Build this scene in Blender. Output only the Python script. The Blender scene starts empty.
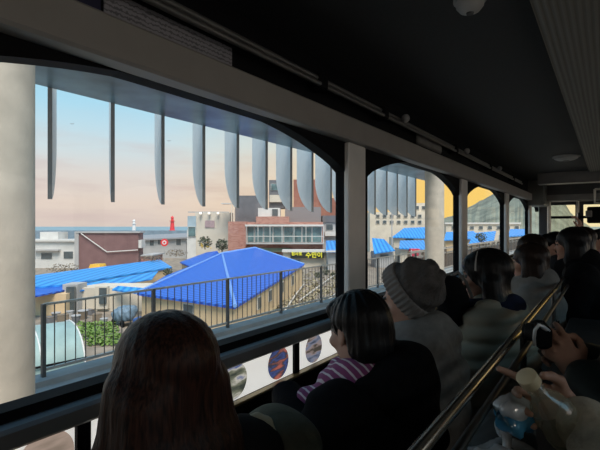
import bpy, math, random
import numpy as np
from mathutils import Vector, Matrix
random.seed(7)
C = bpy.context.scene.collection
PI = math.pi
F = 430.0
A = math.radians(35.6)          # the camera looks this far to the left of the train's axis
CA, SA = math.cos(A), math.sin(A)
E = 1.42                        # eye height above the carriage floor
GH = -9.0                       # village ground relative to the eye
CXP, CYP = 300.0, 226.0

def W(px, py, Z):
    xr = (px-CXP)/F*Z
    return Vector((xr*CA - Z*SA, xr*SA + Z*CA, E + (CYP-py)/F*Z))
def G(px, py, h):
    return W(px, py, -h*F/(py-CYP))
def T(L, s, z):                 # L metres left of the camera, s metres along the train
    return Vector((-L, s, z))

# ------------------------------------------------------------------ materials
MATS = {}
def mat(name, col, rough=0.6, metal=0.0, var=0.12, vscale=8.0, bump=0.0, bscale=30.0, spec=0.4, emit=None):
    if name in MATS: return MATS[name]
    m = bpy.data.materials.new(name); m.use_nodes = True
    nt = m.node_tree; b = nt.nodes['Principled BSDF']
    b.inputs['Roughness'].default_value = rough
    b.inputs['Metallic'].default_value = metal
    b.inputs['Specular IOR Level'].default_value = spec
    tc = nt.nodes.new('ShaderNodeTexCoord')
    n = nt.nodes.new('ShaderNodeTexNoise'); n.inputs['Scale'].default_value = vscale; n.inputs['Detail'].default_value = 4
    nt.links.new(tc.outputs['Object'], n.inputs['Vector'])
    r = nt.nodes.new('ShaderNodeValToRGB')
    r.color_ramp.elements[0].position = .3; r.color_ramp.elements[1].position = .7
    r.color_ramp.elements[0].color = tuple(c*(1-var) for c in col)+(1,)
    r.color_ramp.elements[1].color = tuple(min(1, c*(1+var)) for c in col)+(1,)
    nt.links.new(n.outputs['Fac'], r.inputs['Fac'])
    nt.links.new(r.outputs['Color'], b.inputs['Base Color'])
    if bump:
        n2 = nt.nodes.new('ShaderNodeTexNoise'); n2.inputs['Scale'].default_value = bscale
        nt.links.new(tc.outputs['Object'], n2.inputs['Vector'])
        bp = nt.nodes.new('ShaderNodeBump'); bp.inputs['Strength'].default_value = bump; bp.inputs['Distance'].default_value = .01
        nt.links.new(n2.outputs['Fac'], bp.inputs['Height']); nt.links.new(bp.outputs['Normal'], b.inputs['Normal'])
    if emit:
        b.inputs['Emission Color'].default_value = emit[0]+(1,); b.inputs['Emission Strength'].default_value = emit[1]
    MATS[name] = m
    return m
def wave_mat(name, c1, c2, scale, direction='X', rough=.6, dist=0.0, bump=0.0, profile='SIN', dscale=1.0, lo=.35, hi=.65, rot=(0,0,0), coord='Object'):
    if name in MATS: return MATS[name]
    m = bpy.data.materials.new(name); m.use_nodes = True
    nt = m.node_tree; b = nt.nodes['Principled BSDF']; b.inputs['Roughness'].default_value = rough
    tc = nt.nodes.new('ShaderNodeTexCoord'); mp = nt.nodes.new('ShaderNodeMapping'); mp.inputs['Rotation'].default_value = rot
    w = nt.nodes.new('ShaderNodeTexWave'); w.bands_direction = direction; w.wave_profile = profile
    w.inputs['Scale'].default_value = scale; w.inputs['Distortion'].default_value = dist; w.inputs['Detail Scale'].default_value = dscale
    nt.links.new(tc.outputs[coord], mp.inputs['Vector']); nt.links.new(mp.outputs['Vector'], w.inputs['Vector'])
    r = nt.nodes.new('ShaderNodeValToRGB'); r.color_ramp.elements[0].position = lo; r.color_ramp.elements[1].position = hi
    r.color_ramp.elements[0].color = c1+(1,); r.color_ramp.elements[1].color = c2+(1,)
    nt.links.new(w.outputs['Fac'], r.inputs['Fac']); nt.links.new(r.outputs['Color'], b.inputs['Base Color'])
    if bump:
        bp = nt.nodes.new('ShaderNodeBump'); bp.inputs['Strength'].default_value = bump; bp.inputs['Distance'].default_value = .02
        nt.links.new(w.outputs['Fac'], bp.inputs['Height']); nt.links.new(bp.outputs['Normal'], b.inputs['Normal'])
    MATS[name] = m
    return m
def brick_mat(name, c1, c2, mortar, scale, rough=.8):
    if name in MATS: return MATS[name]
    m = bpy.data.materials.new(name); m.use_nodes = True
    nt = m.node_tree; b = nt.nodes['Principled BSDF']; b.inputs['Roughness'].default_value = rough
    tc = nt.nodes.new('ShaderNodeTexCoord'); mp = nt.nodes.new('ShaderNodeMapping'); mp.inputs['Rotation'].default_value = (PI/2, 0, 0)
    k = nt.nodes.new('ShaderNodeTexBrick'); k.inputs['Scale'].default_value = scale
    k.inputs['Color1'].default_value = c1+(1,); k.inputs['Color2'].default_value = c2+(1,); k.inputs['Mortar'].default_value = mortar+(1,)
    nt.links.new(tc.outputs['Object'], mp.inputs['Vector']); nt.links.new(mp.outputs['Vector'], k.inputs['Vector'])
    nt.links.new(k.outputs['Color'], b.inputs['Base Color'])
    MATS[name] = m
    return m
def glass_mat(name, tint=(.93,.95,.95), gloss=.05, rough=.02):
    if name in MATS: return MATS[name]
    m = bpy.data.materials.new(name); m.use_nodes = True
    nt = m.node_tree; nt.nodes.clear()
    out = nt.nodes.new('ShaderNodeOutputMaterial'); mx = nt.nodes.new('ShaderNodeMixShader')
    tr = nt.nodes.new('ShaderNodeBsdfTransparent'); gl = nt.nodes.new('ShaderNodeBsdfGlossy')
    tr.inputs['Color'].default_value = tint+(1,); gl.inputs['Roughness'].default_value = rough
    n = nt.nodes.new('ShaderNodeTexNoise'); n.inputs['Scale'].default_value = 3
    r = nt.nodes.new('ShaderNodeMapRange'); r.inputs['To Min'].default_value = gloss*.6; r.inputs['To Max'].default_value = gloss*1.4
    nt.links.new(n.outputs['Fac'], r.inputs['Value']); nt.links.new(r.outputs['Result'], mx.inputs['Fac'])
    nt.links.new(tr.outputs[0], mx.inputs[1]); nt.links.new(gl.outputs[0], mx.inputs[2]); nt.links.new(mx.outputs[0], out.inputs['Surface'])
    MATS[name] = m
    return m
def glow_film_mat(name, col, ramp=None, nscale=6.0):
    """printed translucent film with an added glow standing in for light from outside"""
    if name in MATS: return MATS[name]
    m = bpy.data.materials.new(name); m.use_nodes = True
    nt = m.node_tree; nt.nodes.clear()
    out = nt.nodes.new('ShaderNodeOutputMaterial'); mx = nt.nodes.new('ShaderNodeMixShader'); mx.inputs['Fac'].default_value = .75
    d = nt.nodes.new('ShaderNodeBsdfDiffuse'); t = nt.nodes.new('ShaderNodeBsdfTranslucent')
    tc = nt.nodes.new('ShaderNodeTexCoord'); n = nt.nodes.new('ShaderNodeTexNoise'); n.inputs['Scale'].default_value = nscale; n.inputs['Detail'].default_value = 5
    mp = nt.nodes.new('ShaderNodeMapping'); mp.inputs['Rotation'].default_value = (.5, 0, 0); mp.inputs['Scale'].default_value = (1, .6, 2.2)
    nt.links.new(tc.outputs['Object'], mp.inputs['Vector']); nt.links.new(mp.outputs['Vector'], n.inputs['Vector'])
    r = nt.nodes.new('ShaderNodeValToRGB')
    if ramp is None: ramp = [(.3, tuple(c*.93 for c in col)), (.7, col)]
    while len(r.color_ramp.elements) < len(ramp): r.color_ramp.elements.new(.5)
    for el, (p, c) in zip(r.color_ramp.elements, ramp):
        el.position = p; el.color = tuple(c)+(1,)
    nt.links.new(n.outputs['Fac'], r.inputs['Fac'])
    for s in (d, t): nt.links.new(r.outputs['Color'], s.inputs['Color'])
    em = nt.nodes.new('ShaderNodeEmission'); em.inputs['Strength'].default_value = .34; ad = nt.nodes.new('ShaderNodeAddShader'); nt.links.new(r.outputs['Color'], em.inputs['Color'])  # emission added to brighten the film and its pictures; neither is a lamp
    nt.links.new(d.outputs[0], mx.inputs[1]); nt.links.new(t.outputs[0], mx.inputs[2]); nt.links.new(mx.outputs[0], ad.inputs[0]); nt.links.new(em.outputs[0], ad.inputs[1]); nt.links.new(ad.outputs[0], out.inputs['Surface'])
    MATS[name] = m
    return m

# ------------------------------------------------------------------ mesh builder
class MB:
    def __init__(s): s.v = []; s.f = []
    def add(s, vs, fs):
        o = len(s.v); s.v += [Vector(v) for v in vs]; s.f += [tuple(i+o for i in f) for f in fs]; return s
    def hexa(s, p):     # 8 points: bottom loop 0-3, top loop 4-7
        return s.add(p, [(0,3,2,1),(4,5,6,7),(0,1,5,4),(1,2,6,5),(2,3,7,6),(3,0,4,7)])
    def box(s, c, d, rz=0.0):
        c = Vector(c); R = Matrix.Rotation(rz, 3, 'Z'); x, y, z = d[0]/2, d[1]/2, d[2]/2
        P = [(-x,-y,-z),(x,-y,-z),(x,y,-z),(-x,y,-z),(-x,-y,z),(x,-y,z),(x,y,z),(-x,y,z)]
        return s.hexa([c+R@Vector(p) for p in P])
    def span(s, a, b):  # axis-aligned box by corners
        lo = [min(a[i], b[i]) for i in range(3)]; hi = [max(a[i], b[i]) for i in range(3)]
        return s.box([(l+h)/2 for l, h in zip(lo, hi)], [h-l for l, h in zip(lo, hi)])
    def bev(s, c, d, r=.01, rz=0.0):   # box with chamfered vertical and horizontal edges
        c = Vector(c); R = Matrix.Rotation(rz, 3, 'Z'); x, y, z = d[0]/2, d[1]/2, d[2]/2
        def ring(ix, zz):
            X, Y = x-ix, y-ix
            q = min(r, X*.6, Y*.6)
            return [c+R@Vector(p) for p in [(-X+q,-Y,zz),(X-q,-Y,zz),(X,-Y+q,zz),(X,Y-q,zz),(X-q,Y,zz),(-X+q,Y,zz),(-X,Y-q,zz),(-X,-Y+q,zz)]]
        rings = [ring(r,-z), ring(0,-z+r), ring(0,z-r), ring(r,z)]
        return s.loft(rings, True)
    def loft(s, rings, cap=True):
        n = len(rings[0]); o = len(s.v)
        for r in rings: s.v += [Vector(p) for p in r]
        for i in range(len(rings)-1):
            for j in range(n):
                a = o+i*n+j; b = o+i*n+(j+1) % n
                s.f.append((a, b, b+n, a+n))
        if cap:
            s.f.append(tuple(o+j for j in reversed(range(n)))); s.f.append(tuple(o+(len(rings)-1)*n+j for j in range(n)))
        return s
    def tube(s, pts, r, n=10, cap=True):
        pts = [Vector(p) for p in pts]; rr = r if isinstance(r, (list, tuple)) else [r]*len(pts)
        rings = []; up = None
        for i, p in enumerate(pts):
            t = (pts[min(i+1, len(pts)-1)]-pts[max(i-1, 0)]).normalized()
            if up is None:
                up = Vector((0,0,1)) if abs(t.z) < .9 else Vector((1,0,0))
            u = (up - t*up.dot(t)).normalized(); w = t.cross(u); up = u
            rings.append([p+(u*math.cos(k*2*PI/n)+w*math.sin(k*2*PI/n))*rr[i] for k in range(n)])
        return s.loft(rings, cap)
    def lathe(s, base, axis, prof, n=20):    # prof: (distance along the axis, radius)
        base = Vector(base); t = Vector(axis).normalized()
        u = t.cross(Vector((0,0,1)) if abs(t.z) < .9 else Vector((1,0,0))).normalized(); w = t.cross(u)
        return s.loft([[base+t*a+(u*math.cos(k*2*PI/n)+w*math.sin(k*2*PI/n))*max(r, 1e-4) for k in range(n)] for a, r in prof], True)
    def ball(s, c, r, n=12, jit=0.0, rnd=None):
        r = r if isinstance(r, (list, tuple)) else (r, r, r); c = Vector(c); rings = []
        m = max(4, n//2)
        for i in range(m+1):
            ph = -PI/2+PI*i/m; ring = []
            for k in range(n):
                q = 1+(rnd.uniform(-jit, jit) if jit else 0)
                ring.append(c+Vector((r[0]*math.cos(ph)*math.cos(2*PI*k/n), r[1]*math.cos(ph)*math.sin(2*PI*k/n), r[2]*math.sin(ph)))*q)
            rings.append(ring)
        return s.loft(rings, True)
    def poly(s, pts, th, dirv=(0,0,-1)):     # slab: polygon extruded along dirv by th
        pts = [Vector(p) for p in pts]; d = Vector(dirv)*th; n = len(pts)
        return s.add(pts+[p+d for p in pts], [tuple(range(n)), tuple(reversed(range(n, 2*n)))]+[(i, i+n, (i+1) % n+n, (i+1) % n) for i in range(n)])
    def build(s, name, m, parent=None, smooth=False, root=None, kind=None, origin=None):
        me = bpy.data.meshes.new(name)
        off = Vector((0,0,0))
        if parent is not None:
            q = parent
            while q is not None: off += Vector(q.location); q = q.parent
        else:
            if origin is None:
                xs = [v.x for v in s.v]; ys = [v.y for v in s.v]; zs = [v.z for v in s.v]
                off = Vector(((min(xs)+max(xs))/2, (min(ys)+max(ys))/2, min(zs)))
            else: off = Vector(origin)
        me.from_pydata([tuple(v-off) for v in s.v], [], s.f)
        import bmesh
        bm = bmesh.new(); bm.from_mesh(me); bmesh.ops.recalc_face_normals(bm, faces=bm.faces); bm.to_mesh(me); bm.free()
        if smooth:
            me.polygons.foreach_set('use_smooth', [True]*len(me.polygons))
            try: me.set_sharp_from_angle(angle=math.radians(42))
            except Exception: pass
        me.materials.append(m); me.update()
        o = bpy.data.objects.new(name, me); C.objects.link(o)
        if parent is not None: o.parent = parent
        else: o.location = off
        if kind: o['kind'] = kind
        return o
def tag(o, label, cat, group=None):
    o['label'] = label; o['category'] = cat
    if group: o['group'] = group
    return o
def thing(name, label, cat, loc=(0,0,0), rz=0.0, group=None):
    o = bpy.data.objects.new(name, None); C.objects.link(o); o.location = loc; o.rotation_euler = (0,0,rz); o.empty_display_size = .1
    return tag(o, label, cat, group)

# ------------------------------------------------------------------ SDF bodies (surface nets)
def V3(p): return np.array([p[0], p[1], p[2]], dtype=np.float32)
class SDF:
    def __init__(s): s.p = []
    def cap(s, a, b, ra, rb=None, k=.03, sub=False):
        s.p.append(('c', V3(a), V3(b), ra, ra if rb is None else rb, k, sub)); return s
    def ell(s, c, r, k=.03, sub=False, R=None):
        s.p.append(('e', V3(c), V3(r), R, 0, k, sub)); return s
    def chain(s, pts, rs, k=.03):
        for i in range(len(pts)-1): s.cap(pts[i], pts[i+1], rs[i], rs[i+1], k)
        return s
    def mesh(s, name, h, m, parent, disp=None, mats=None, matfn=None, pad=.03, clip=None):
        los, his = [], []
        for q in s.p:
            if q[6]: continue
            if q[0] == 'c':
                r = max(q[3], q[4]); los.append(np.minimum(q[1], q[2])-r); his.append(np.maximum(q[1], q[2])+r)
            else:
                rr = q[2] if q[3] is None else np.full(3, q[2].max()); los.append(q[1]-rr); his.append(q[1]+rr)
        lo = np.min(los, 0)-pad; hi = np.max(his, 0)+pad
        n = np.ceil((hi-lo)/h).astype(int)+1
        ax = [lo[i]+h*np.arange(n[i], dtype=np.float32) for i in range(3)]
        D = np.full(tuple(n), .12, dtype=np.float32)
        for q in s.p:
            mg = .06+q[5]
            if q[0] == 'c':
                r = max(q[3], q[4]); l, u = np.minimum(q[1], q[2])-r-mg, np.maximum(q[1], q[2])+r+mg
            else:
                rr = q[2] if q[3] is None else np.full(3, q[2].max()); l, u = q[1]-rr-mg, q[1]+rr+mg
            i0 = np.clip(np.floor((l-lo)/h).astype(int), 0, n); i1 = np.clip(np.ceil((u-lo)/h).astype(int)+1, 0, n)
            if (i1 <= i0).any(): continue
            sl = tuple(slice(a, b) for a, b in zip(i0, i1))
            X, Y, Z = np.meshgrid(*[ax[i][sl[i]] for i in range(3)], indexing='ij', sparse=True)
            if q[0] == 'c':
                a, b = q[1], q[2]; ab = b-a; L2 = float((ab*ab).sum())+1e-12
                t = np.clip(((X-a[0])*ab[0]+(Y-a[1])*ab[1]+(Z-a[2])*ab[2])/L2, 0, 1)
                d = np.sqrt((X-a[0]-t*ab[0])**2+(Y-a[1]-t*ab[1])**2+(Z-a[2]-t*ab[2])**2)-(q[3]+(q[4]-q[3])*t)
            else:
                c, r = q[1], q[2]; x, y, z = X-c[0], Y-c[1], Z-c[2]
                if q[3] is not None:
                    R = q[3]; x, y, z = (R[0][0]*x+R[1][0]*y+R[2][0]*z, R[0][1]*x+R[1][1]*y+R[2][1]*z, R[0][2]*x+R[1][2]*y+R[2][2]*z)
                k0 = np.sqrt((x/r[0])**2+(y/r[1])**2+(z/r[2])**2); k1 = np.sqrt((x/r[0]**2)**2+(y/r[1]**2)**2+(z/r[2]**2)**2)+1e-9
                d = k0*(k0-1)/k1
            k = q[5]; o = D[sl]
            if q[6]:
                d = -d
                hh = np.maximum(k-np.abs(o-d), 0)/k; D[sl] = np.maximum(o, d)+hh*hh*k/4
            else:
                hh = np.maximum(k-np.abs(o-d), 0)/k; D[sl] = np.minimum(o, d)-hh*hh*k/4
        if disp is not None or clip is not None:
            X, Y, Z = np.meshgrid(*ax, indexing='ij', sparse=True)
            if disp is not None: D = D+disp(X, Y, Z)
            if clip is not None: D = np.maximum(D, clip(X, Y, Z))
        D[0], D[-1], D[:, 0], D[:, -1], D[:, :, 0], D[:, :, -1] = .1, .1, .1, .1, .1, .1
        vs, fs = surfnet(D, lo, h)
        me = bpy.data.meshes.new(name)
        me.vertices.add(len(vs)); me.vertices.foreach_set('co', vs.astype(np.float32).ravel())
        me.loops.add(fs.size); me.loops.foreach_set('vertex_index', fs.ravel().astype(np.int32))
        me.polygons.add(len(fs)); me.polygons.foreach_set('loop_start', np.arange(0, fs.size, 4, dtype=np.int32))
        me.update(calc_edges=True); me.validate()
        me.polygons.foreach_set('use_smooth', [True]*len(me.polygons))
        for q in ([m] if mats is None else mats): me.materials.append(q)
        if matfn is not None:
            cen = vs[fs].mean(1); me.polygons.foreach_set('material_index', matfn(cen).astype(np.int32))
        o = bpy.data.objects.new(name, me); C.objects.link(o)
        if parent is not None: o.parent = parent
        return o
def surfnet(D, lo, h):
    S = D < 0; nx, ny, nz = D.shape
    cnt = np.zeros((nx-1, ny-1, nz-1), np.int8)
    for a in (0,1):
        for b in (0,1):
            for c in (0,1): cnt += S[a:nx-1+a, b:ny-1+b, c:nz-1+c]
    cells = np.argwhere((cnt > 0) & (cnt < 8))
    idx = np.full(cnt.shape, -1, np.int64); idx[tuple(cells.T)] = np.arange(len(cells))
    acc = np.zeros((len(cells), 3)); num = np.zeros(len(cells))
    corners = [(a,b,c) for a in (0,1) for b in (0,1) for c in (0,1)]
    for i, p in enumerate(corners):
        for q in corners[i+1:]:
            if sum(abs(p[t]-q[t]) for t in range(3)) != 1: continue
            d0 = D[cells[:,0]+p[0], cells[:,1]+p[1], cells[:,2]+p[2]]; d1 = D[cells[:,0]+q[0], cells[:,1]+q[1], cells[:,2]+q[2]]
            mk = (d0 < 0) != (d1 < 0)
            t = d0[mk]/(d0[mk]-d1[mk])
            acc[mk] += np.array(p)+t[:,None]*(np.array(q)-np.array(p)); num[mk] += 1
    vs = lo+h*(cells+acc/num[:,None])
    F_ = []
    for axn in range(3):
        u, v = [(1,2),(2,0),(0,1)][axn]
        s0 = [slice(None)]*3; s1 = [slice(None)]*3; s0[axn] = slice(0,-1); s1[axn] = slice(1,None)
        a, b = S[tuple(s0)], S[tuple(s1)]
        for e, flip in ((a & ~b, False), (~a & b, True)):
            ed = np.argwhere(e)
            ok = (ed[:,u] > 0) & (ed[:,v] > 0) & (ed[:,u] < D.shape[u]-1) & (ed[:,v] < D.shape[v]-1)
            ed = ed[ok]
            def at(du, dv):
                w = ed.copy(); w[:,u] -= du; w[:,v] -= dv
                return idx[tuple(w.T)]
            q = np.stack([at(1,1), at(0,1), at(0,0), at(1,0)], 1)
            F_.append(q[:, ::-1] if flip else q)
    return vs, np.concatenate(F_)

# ================================================================== SETTING: the carriage
m_wall = mat('wall_grey_paint', (.30,.28,.26), .55, var=.06)
m_black = mat('black_gasket', (.005,.005,.006), .7, var=.1, spec=.08)
m_dark = mat('dark_trim', (.03,.029,.03), .45, var=.1)
m_ceil = mat('ceiling_black', (.014,.014,.016), .75, var=.2, vscale=60)
m_pil = mat('pillar_grey_paint', (.70,.69,.66), .5, var=.06)
m_floor = mat('floor_rubber', (.03,.03,.03), .8)
m_panelceil = wave_mat('ribbed_ceiling_panel', (.10,.09,.075), (.14,.13,.11), 14, 'X', .6, bump=.3)
m_glass = glass_mat('window_glass', (.985,.99,.99), .025)
m_steel = mat('brushed_steel', (.55,.53,.5), .22, 1.0, var=.05)
m_greymetal = mat('grey_metal', (.16,.155,.15), .4, .5)

WL = 1.10                                # left wall distance
PITCH = 2.10; S0 = -.03
ZS, ZB, ZBT, ZC = E-.418, E+.43, E+.545, E+.78
YA, YB = -2.4, 9.6
WR = 1.55                                # right wall distance
def arch(s, a, b):
    c = (a+b)/2; half = (b-a)/2; q = abs(s-c)/half
    z = .445-.155*q**2.2
    if q > .9: z -= (q-.9)**2*1.2
    return min(E+z, ZB)

floor = MB().span((-WL-.08, YA, -.08), (WR+.08, YB+.5, 0)).build('floor', m_floor, kind='structure')
MB().span((-WL-.08, YA, ZC), (WR+.08, YB+.5, ZC+.08)).build('ceiling', m_ceil, kind='structure')
MB().span((-.21, YA+.05, ZC-.035), (.75, 7.2, ZC)).build('trim_1', m_panelceil, kind='structure')
MB().span((-WL+.25, 7.25, ZC-.16), (WR-.2, 7.5, ZC)).build('trim_2', m_greymetal, kind='structure')

def side_wall(name, X, sgn, lower_only_parts=True):
    w = MB()
    # lower wall, upper wall
    w.span((X, YA, 0), (X+sgn*.06, YB, ZS-.218))
    w.span((X, YA, ZB), (X+sgn*.06, YB, ZC))
    # rail under the glass down to the info strip
    w.span((X, YA, ZS-.072), (X+sgn*.06, YB, ZS))
    ks = list(range(-1, 5))
    for k in ks:
        sc = S0+PITCH*k
        w.span((X-sgn*.0, max(sc-.13, YA), ZS-.30), (X+sgn*.06, sc+.12, ZB+.01))
    for k in ks:
        a, b = S0+PITCH*k+.12, S0+PITCH*(k+1)-.13
        a = max(a, YA); b = min(b, YB)
        if k == -1: a = S0-PITCH+.12
        if k == 4: a, b = S0+PITCH*4+.12, YB-.05
        n = 28
        for i in range(n):
            s0, s1 = a+(b-a)*i/n, a+(b-a)*(i+1)/n
            z0, z1 = arch(s0, a, b), arch(s1, a, b)
            xs = (X, X+sgn*.06)
            w.hexa([(xs[0], s0, z0), (xs[1], s0, z0), (xs[1], s1, z1), (xs[0], s1, z1), (xs[0], s0, ZB+.005), (xs[1], s0, ZB+.005), (xs[1], s1, ZB+.005), (xs[0], s1, ZB+.005)])
    return w.build(name, m_black, kind='structure')
side_wall('wall_left', -WL, -1)
side_wall('wall_right', WR, 1)
# grey beam over the windows, sill rail and the pillars on the inner face
MB().bev((-WL+.03, (YA+YB)/2, (ZB+ZBT)/2), (.07, YB-YA, ZBT-ZB), .008).build('trim_3', m_wall, kind='structure')
MB().bev((-WL+.020, (YA+YB)/2, ZS-.050), (.05, YB-YA, .050), .008).build('trim_4', mat('sill_rail_grey', (.17,.16,.15), .45, var=.06), kind='structure')
MB().bev((-WL+.012, (YA+YB)/2, ZS-.222), (.03, YB-YA, .010), .003).build('trim_5', mat('brass_strip', (.25,.2,.1), .4, .6), kind='structure')
ti = 6
for k in range(0, 5):
    sc = S0+PITCH*k
    w = MB().bev((-WL+.010, sc-.045, (ZS-.03+ZB)/2), (.03, .19, ZB-ZS+.03), .006)
    w.build('trim_%d' % ti, m_pil, kind='structure'); ti += 1
for k in range(0, 5):
    sc = S0+PITCH*k
    MB().bev((WR-.02, sc, (ZS-.03+ZB)/2), (.05, .17, ZB-ZS+.03), .008).build('trim_%d' % ti, m_wall, kind='structure'); ti += 1
# panes
wn = 1
for X in (-WL-.03, WR+.03):
    for k in range(-1, 5):
        a, b = S0+PITCH*k+.10, min(S0+PITCH*(k+1)-.11, YB)
        o = MB().span((X-.004, a, ZS-.03), (X+.004, b, ZB+.01)).build('window_%d' % wn, m_glass, kind='structure'); wn += 1

# info strip of white film with round pictures under the sill
m_film = glow_film_mat('white_glow_film', (.9,.88,.84))
pics = [glow_film_mat('round_photo_%d' % i, (.5,.5,.5), r, ns) for i, (r, ns) in enumerate([
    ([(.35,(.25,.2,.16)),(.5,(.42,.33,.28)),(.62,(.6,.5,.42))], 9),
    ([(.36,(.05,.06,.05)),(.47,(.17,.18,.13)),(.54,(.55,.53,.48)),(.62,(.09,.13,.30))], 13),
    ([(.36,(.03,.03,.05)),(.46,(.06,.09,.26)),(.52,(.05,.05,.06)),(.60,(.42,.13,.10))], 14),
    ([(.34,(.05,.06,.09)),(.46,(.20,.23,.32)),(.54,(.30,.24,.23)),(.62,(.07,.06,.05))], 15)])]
zp0, zp1 = ZS-.216, ZS-.074
divs = [-.354, .576, 1.507, 2.44, 3.37, 4.3, 5.23, 6.16, 7.09, 8.02]
words = ['the long-haired passenger', 'the scarf wearer', 'the beanie wearer', 'the headband wearer']
ci = 0
for i in range(len(divs)-1):
    a, b = divs[i]+.02, divs[i+1]-.02
    where = ['nearest the camera at bottom left', 'between the long-haired passenger and the scarf wearer',
             'just past the scarf wearer', 'by the grey beanie', 'by the headband wearer', 'sixth along toward the front of the car', 'seventh along toward the front of the car', 'eighth along toward the front of the car', 'last one by the front wall'][i]
    t = thing('info_panel', 'white strip with round photos, '+where, 'panel', (-WL-.01, (a+b)/2, zp0))
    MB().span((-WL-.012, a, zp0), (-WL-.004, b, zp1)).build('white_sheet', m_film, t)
    for j in range(8):
        c = .61+.26*(j-1) if i < 3 else None
        cs = [.35+.26*q for q in range(40) if a+.06 < .35+.26*q < b-.04] if i else [.488-.26*q for q in range(3)]
        break
    if i == 1: cs = [.69, .87, 1.13, 1.388]
    for c in cs:
        if i == 1: pm_ = pics[{.69:0, .87:1, 1.13:1, 1.388:2}[c]]
        elif i == 0: pm_ = pics[0]
        else: pm_ = pics[3] if i == 2 and c < 1.8 else pics[ci % 4]
        ci += 1
        zc = (zp0+zp1)/2
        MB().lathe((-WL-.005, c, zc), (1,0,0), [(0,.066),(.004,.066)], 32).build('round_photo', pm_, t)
if True:
    a = .52
for i, d in enumerate(divs):
    MB().span((-WL-.02, d-.018, zp0-.01), (-WL+.006, d+.018, zp1+.01)).build('trim_%d' % ti, m_black, kind='structure'); ti += 1
# poster on the wall over the first window
def poster_mat():
    m = wave_mat('printed_poster', (.12,.115,.13), (.30,.29,.32), 22, 'Z', .5, dist=4, dscale=5, lo=.2, hi=.4)
    return m
t = tag(MB().span((-WL+.001, .63, ZBT+.008), (-WL+.006, 1.11, ZBT+.092)).build('notice_poster', poster_mat()), 'long pale printed notice strip on the wall above the first window', 'poster')
t = tag(MB().span((-WL+.001, .30, ZBT+.008), (-WL+.006, .62, ZBT+.15)).build('notice_poster', mat('navy_poster', (.018,.018,.05), .5)), 'dark navy poster above the first window at the top left corner', 'poster')
t = thing('wall_sign', 'small grey framed sign above the second window', 'sign', (-WL+.002, 3.2, ZBT+.04))
MB().bev((-WL+.012, 3.2, ZBT+.075), (.022, .5, .07), .005).build('sign_face', mat('pale_sign', (.22,.21,.2), .5), t)
MB().bev((-WL+.008, 3.2, ZBT+.075), (.014, .53, .084), .004).build('sign_frame', m_greymetal, t)
# twin ceiling conduit
t = thing('curtain_rail', 'grey twin tube rail running along the ceiling corner above the windows', 'rail', (-1.0, 4, ZC-.12))
for dz, dx in ((0,0), (-.028,.012)):
    MB().tube([(-1.045+dx, YA+.05, E+.655+dz), (-1.045+dx, 7.1, E+.655+dz)], .011, 10).build('tube', m_greymetal, t, True)
for s in (-1.2, .3, 1.62, 2.28, 3.7, 5.0, 6.4):
    MB().bev((-1.06, s, E+.645), (.075, .07, .075), .01).build('clamp', m_black, t)
for s in (2.5, 3.9, 5.3):
    MB().ball((-1.0, s, E+.655), .026, 12).build('end_knob', mat('pale_plastic', (.3,.3,.3), .4), t, True)
# ceiling lamps / detector
def dome(x, s, label, r=.047, name='ceiling_detector', cat='detector'):
    t = thing(name, label, cat, (x, s, ZC-.06))
    MB().lathe((x, s, ZC), (0,0,-1), [(0,r*1.15),(.012,r*1.15),(.014,r),(.03,r*.95),(.045,r*.7),(.052,r*.3)], 24).build('housing', mat('detector_white', (.32,.31,.3), .5), t, True)
    MB().lathe((x, s, ZC-.05), (0,0,-1), [(0,r*.3),(.006,r*.25)], 16).build('sensor_cap', m_dark, t, True)
p = W(470, -1, 1.47); dome(p.x, p.y, 'small pale dome detector on the dark ceiling, nearest the camera')
p = W(566, 157, .77*F/69); dome(p.x, p.y, 'pale shallow lamp on the dark ceiling, halfway down the car', .12, 'ceiling_lamp', 'lamp')
p = W(583, 175, .77*F/51)
dome(p.x, p.y, 'pale shallow lamp on the ceiling, second one toward the front', .12, 'ceiling_lamp', 'lamp')

# rear wall, front bulkhead with windscreen
MB().span((-WL-.06, YA-.06, 0), (WR+.06, YA, ZC)).build('wall_rear', m_wall, kind='structure')
fb = MB()
zt, zb = E+.40, E-.30
fb.span((-WL, YB, 0), (WR, YB+.06, zb)).span((-WL, YB, zt), (WR, YB+.06, ZC))
for a, b in ((-WL, -.90), (-.50, -.37), (.6, .8), (1.4, WR)):
    fb.span((a, YB, zb), (b, YB+.06, zt))
fb.build('wall_front', m_dark, kind='structure')
MB().span((-.9, YB+.02, zb), (1.4, YB+.03, zt)).build('window_20', glass_mat('windscreen_glass', (.95,.93,.85), .03), kind='structure')
t = tag(MB().span((-.9, YB-.06, E+.14), (1.4, YB-.02, E+.19)).build('crossbar', m_black), 'black horizontal bar across the front windscreen', 'bar')
t = thing('signal_box', 'black equipment box mounted across the right half of the windscreen', 'box', (-.05, YB-.15, E+.05))
MB().bev((.0, YB-.14, E+.20), (.62, .16, .30), .02).build('housing', m_black, t)
MB().bev((-.28, YB-.24, E+.22), (.1, .05, .12), .01).build('control_lamp', m_greymetal, t)
MB().bev((-WL+.10, 8.6, E+.56), (.3, .9, .42), .02).build('trim_%d' % ti, mat('vestibule_grey', (.09,.09,.08), .5), kind='structure'); ti += 1
t = thing('grab_pole', 'pale steel upright pole left of the windscreen', 'pole', (-.86, 8.9, 0))
MB().tube([(-.86, 8.9, 0), (-.86, 8.9, E+.43)], .03, 12).build('tube', mat('pale_pole', (.6,.58,.5), .3, .3), t, True)
MB().lathe((-.86, 8.9, 0), (0,0,1), [(0,.06),(.015,.06),(.02,.035)], 16).build('foot_flange', m_greymetal, t, True)
t = thing('grab_pole', 'dark upright pole in the middle of the windscreen', 'pole', (-.42, 8.8, 0))
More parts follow.
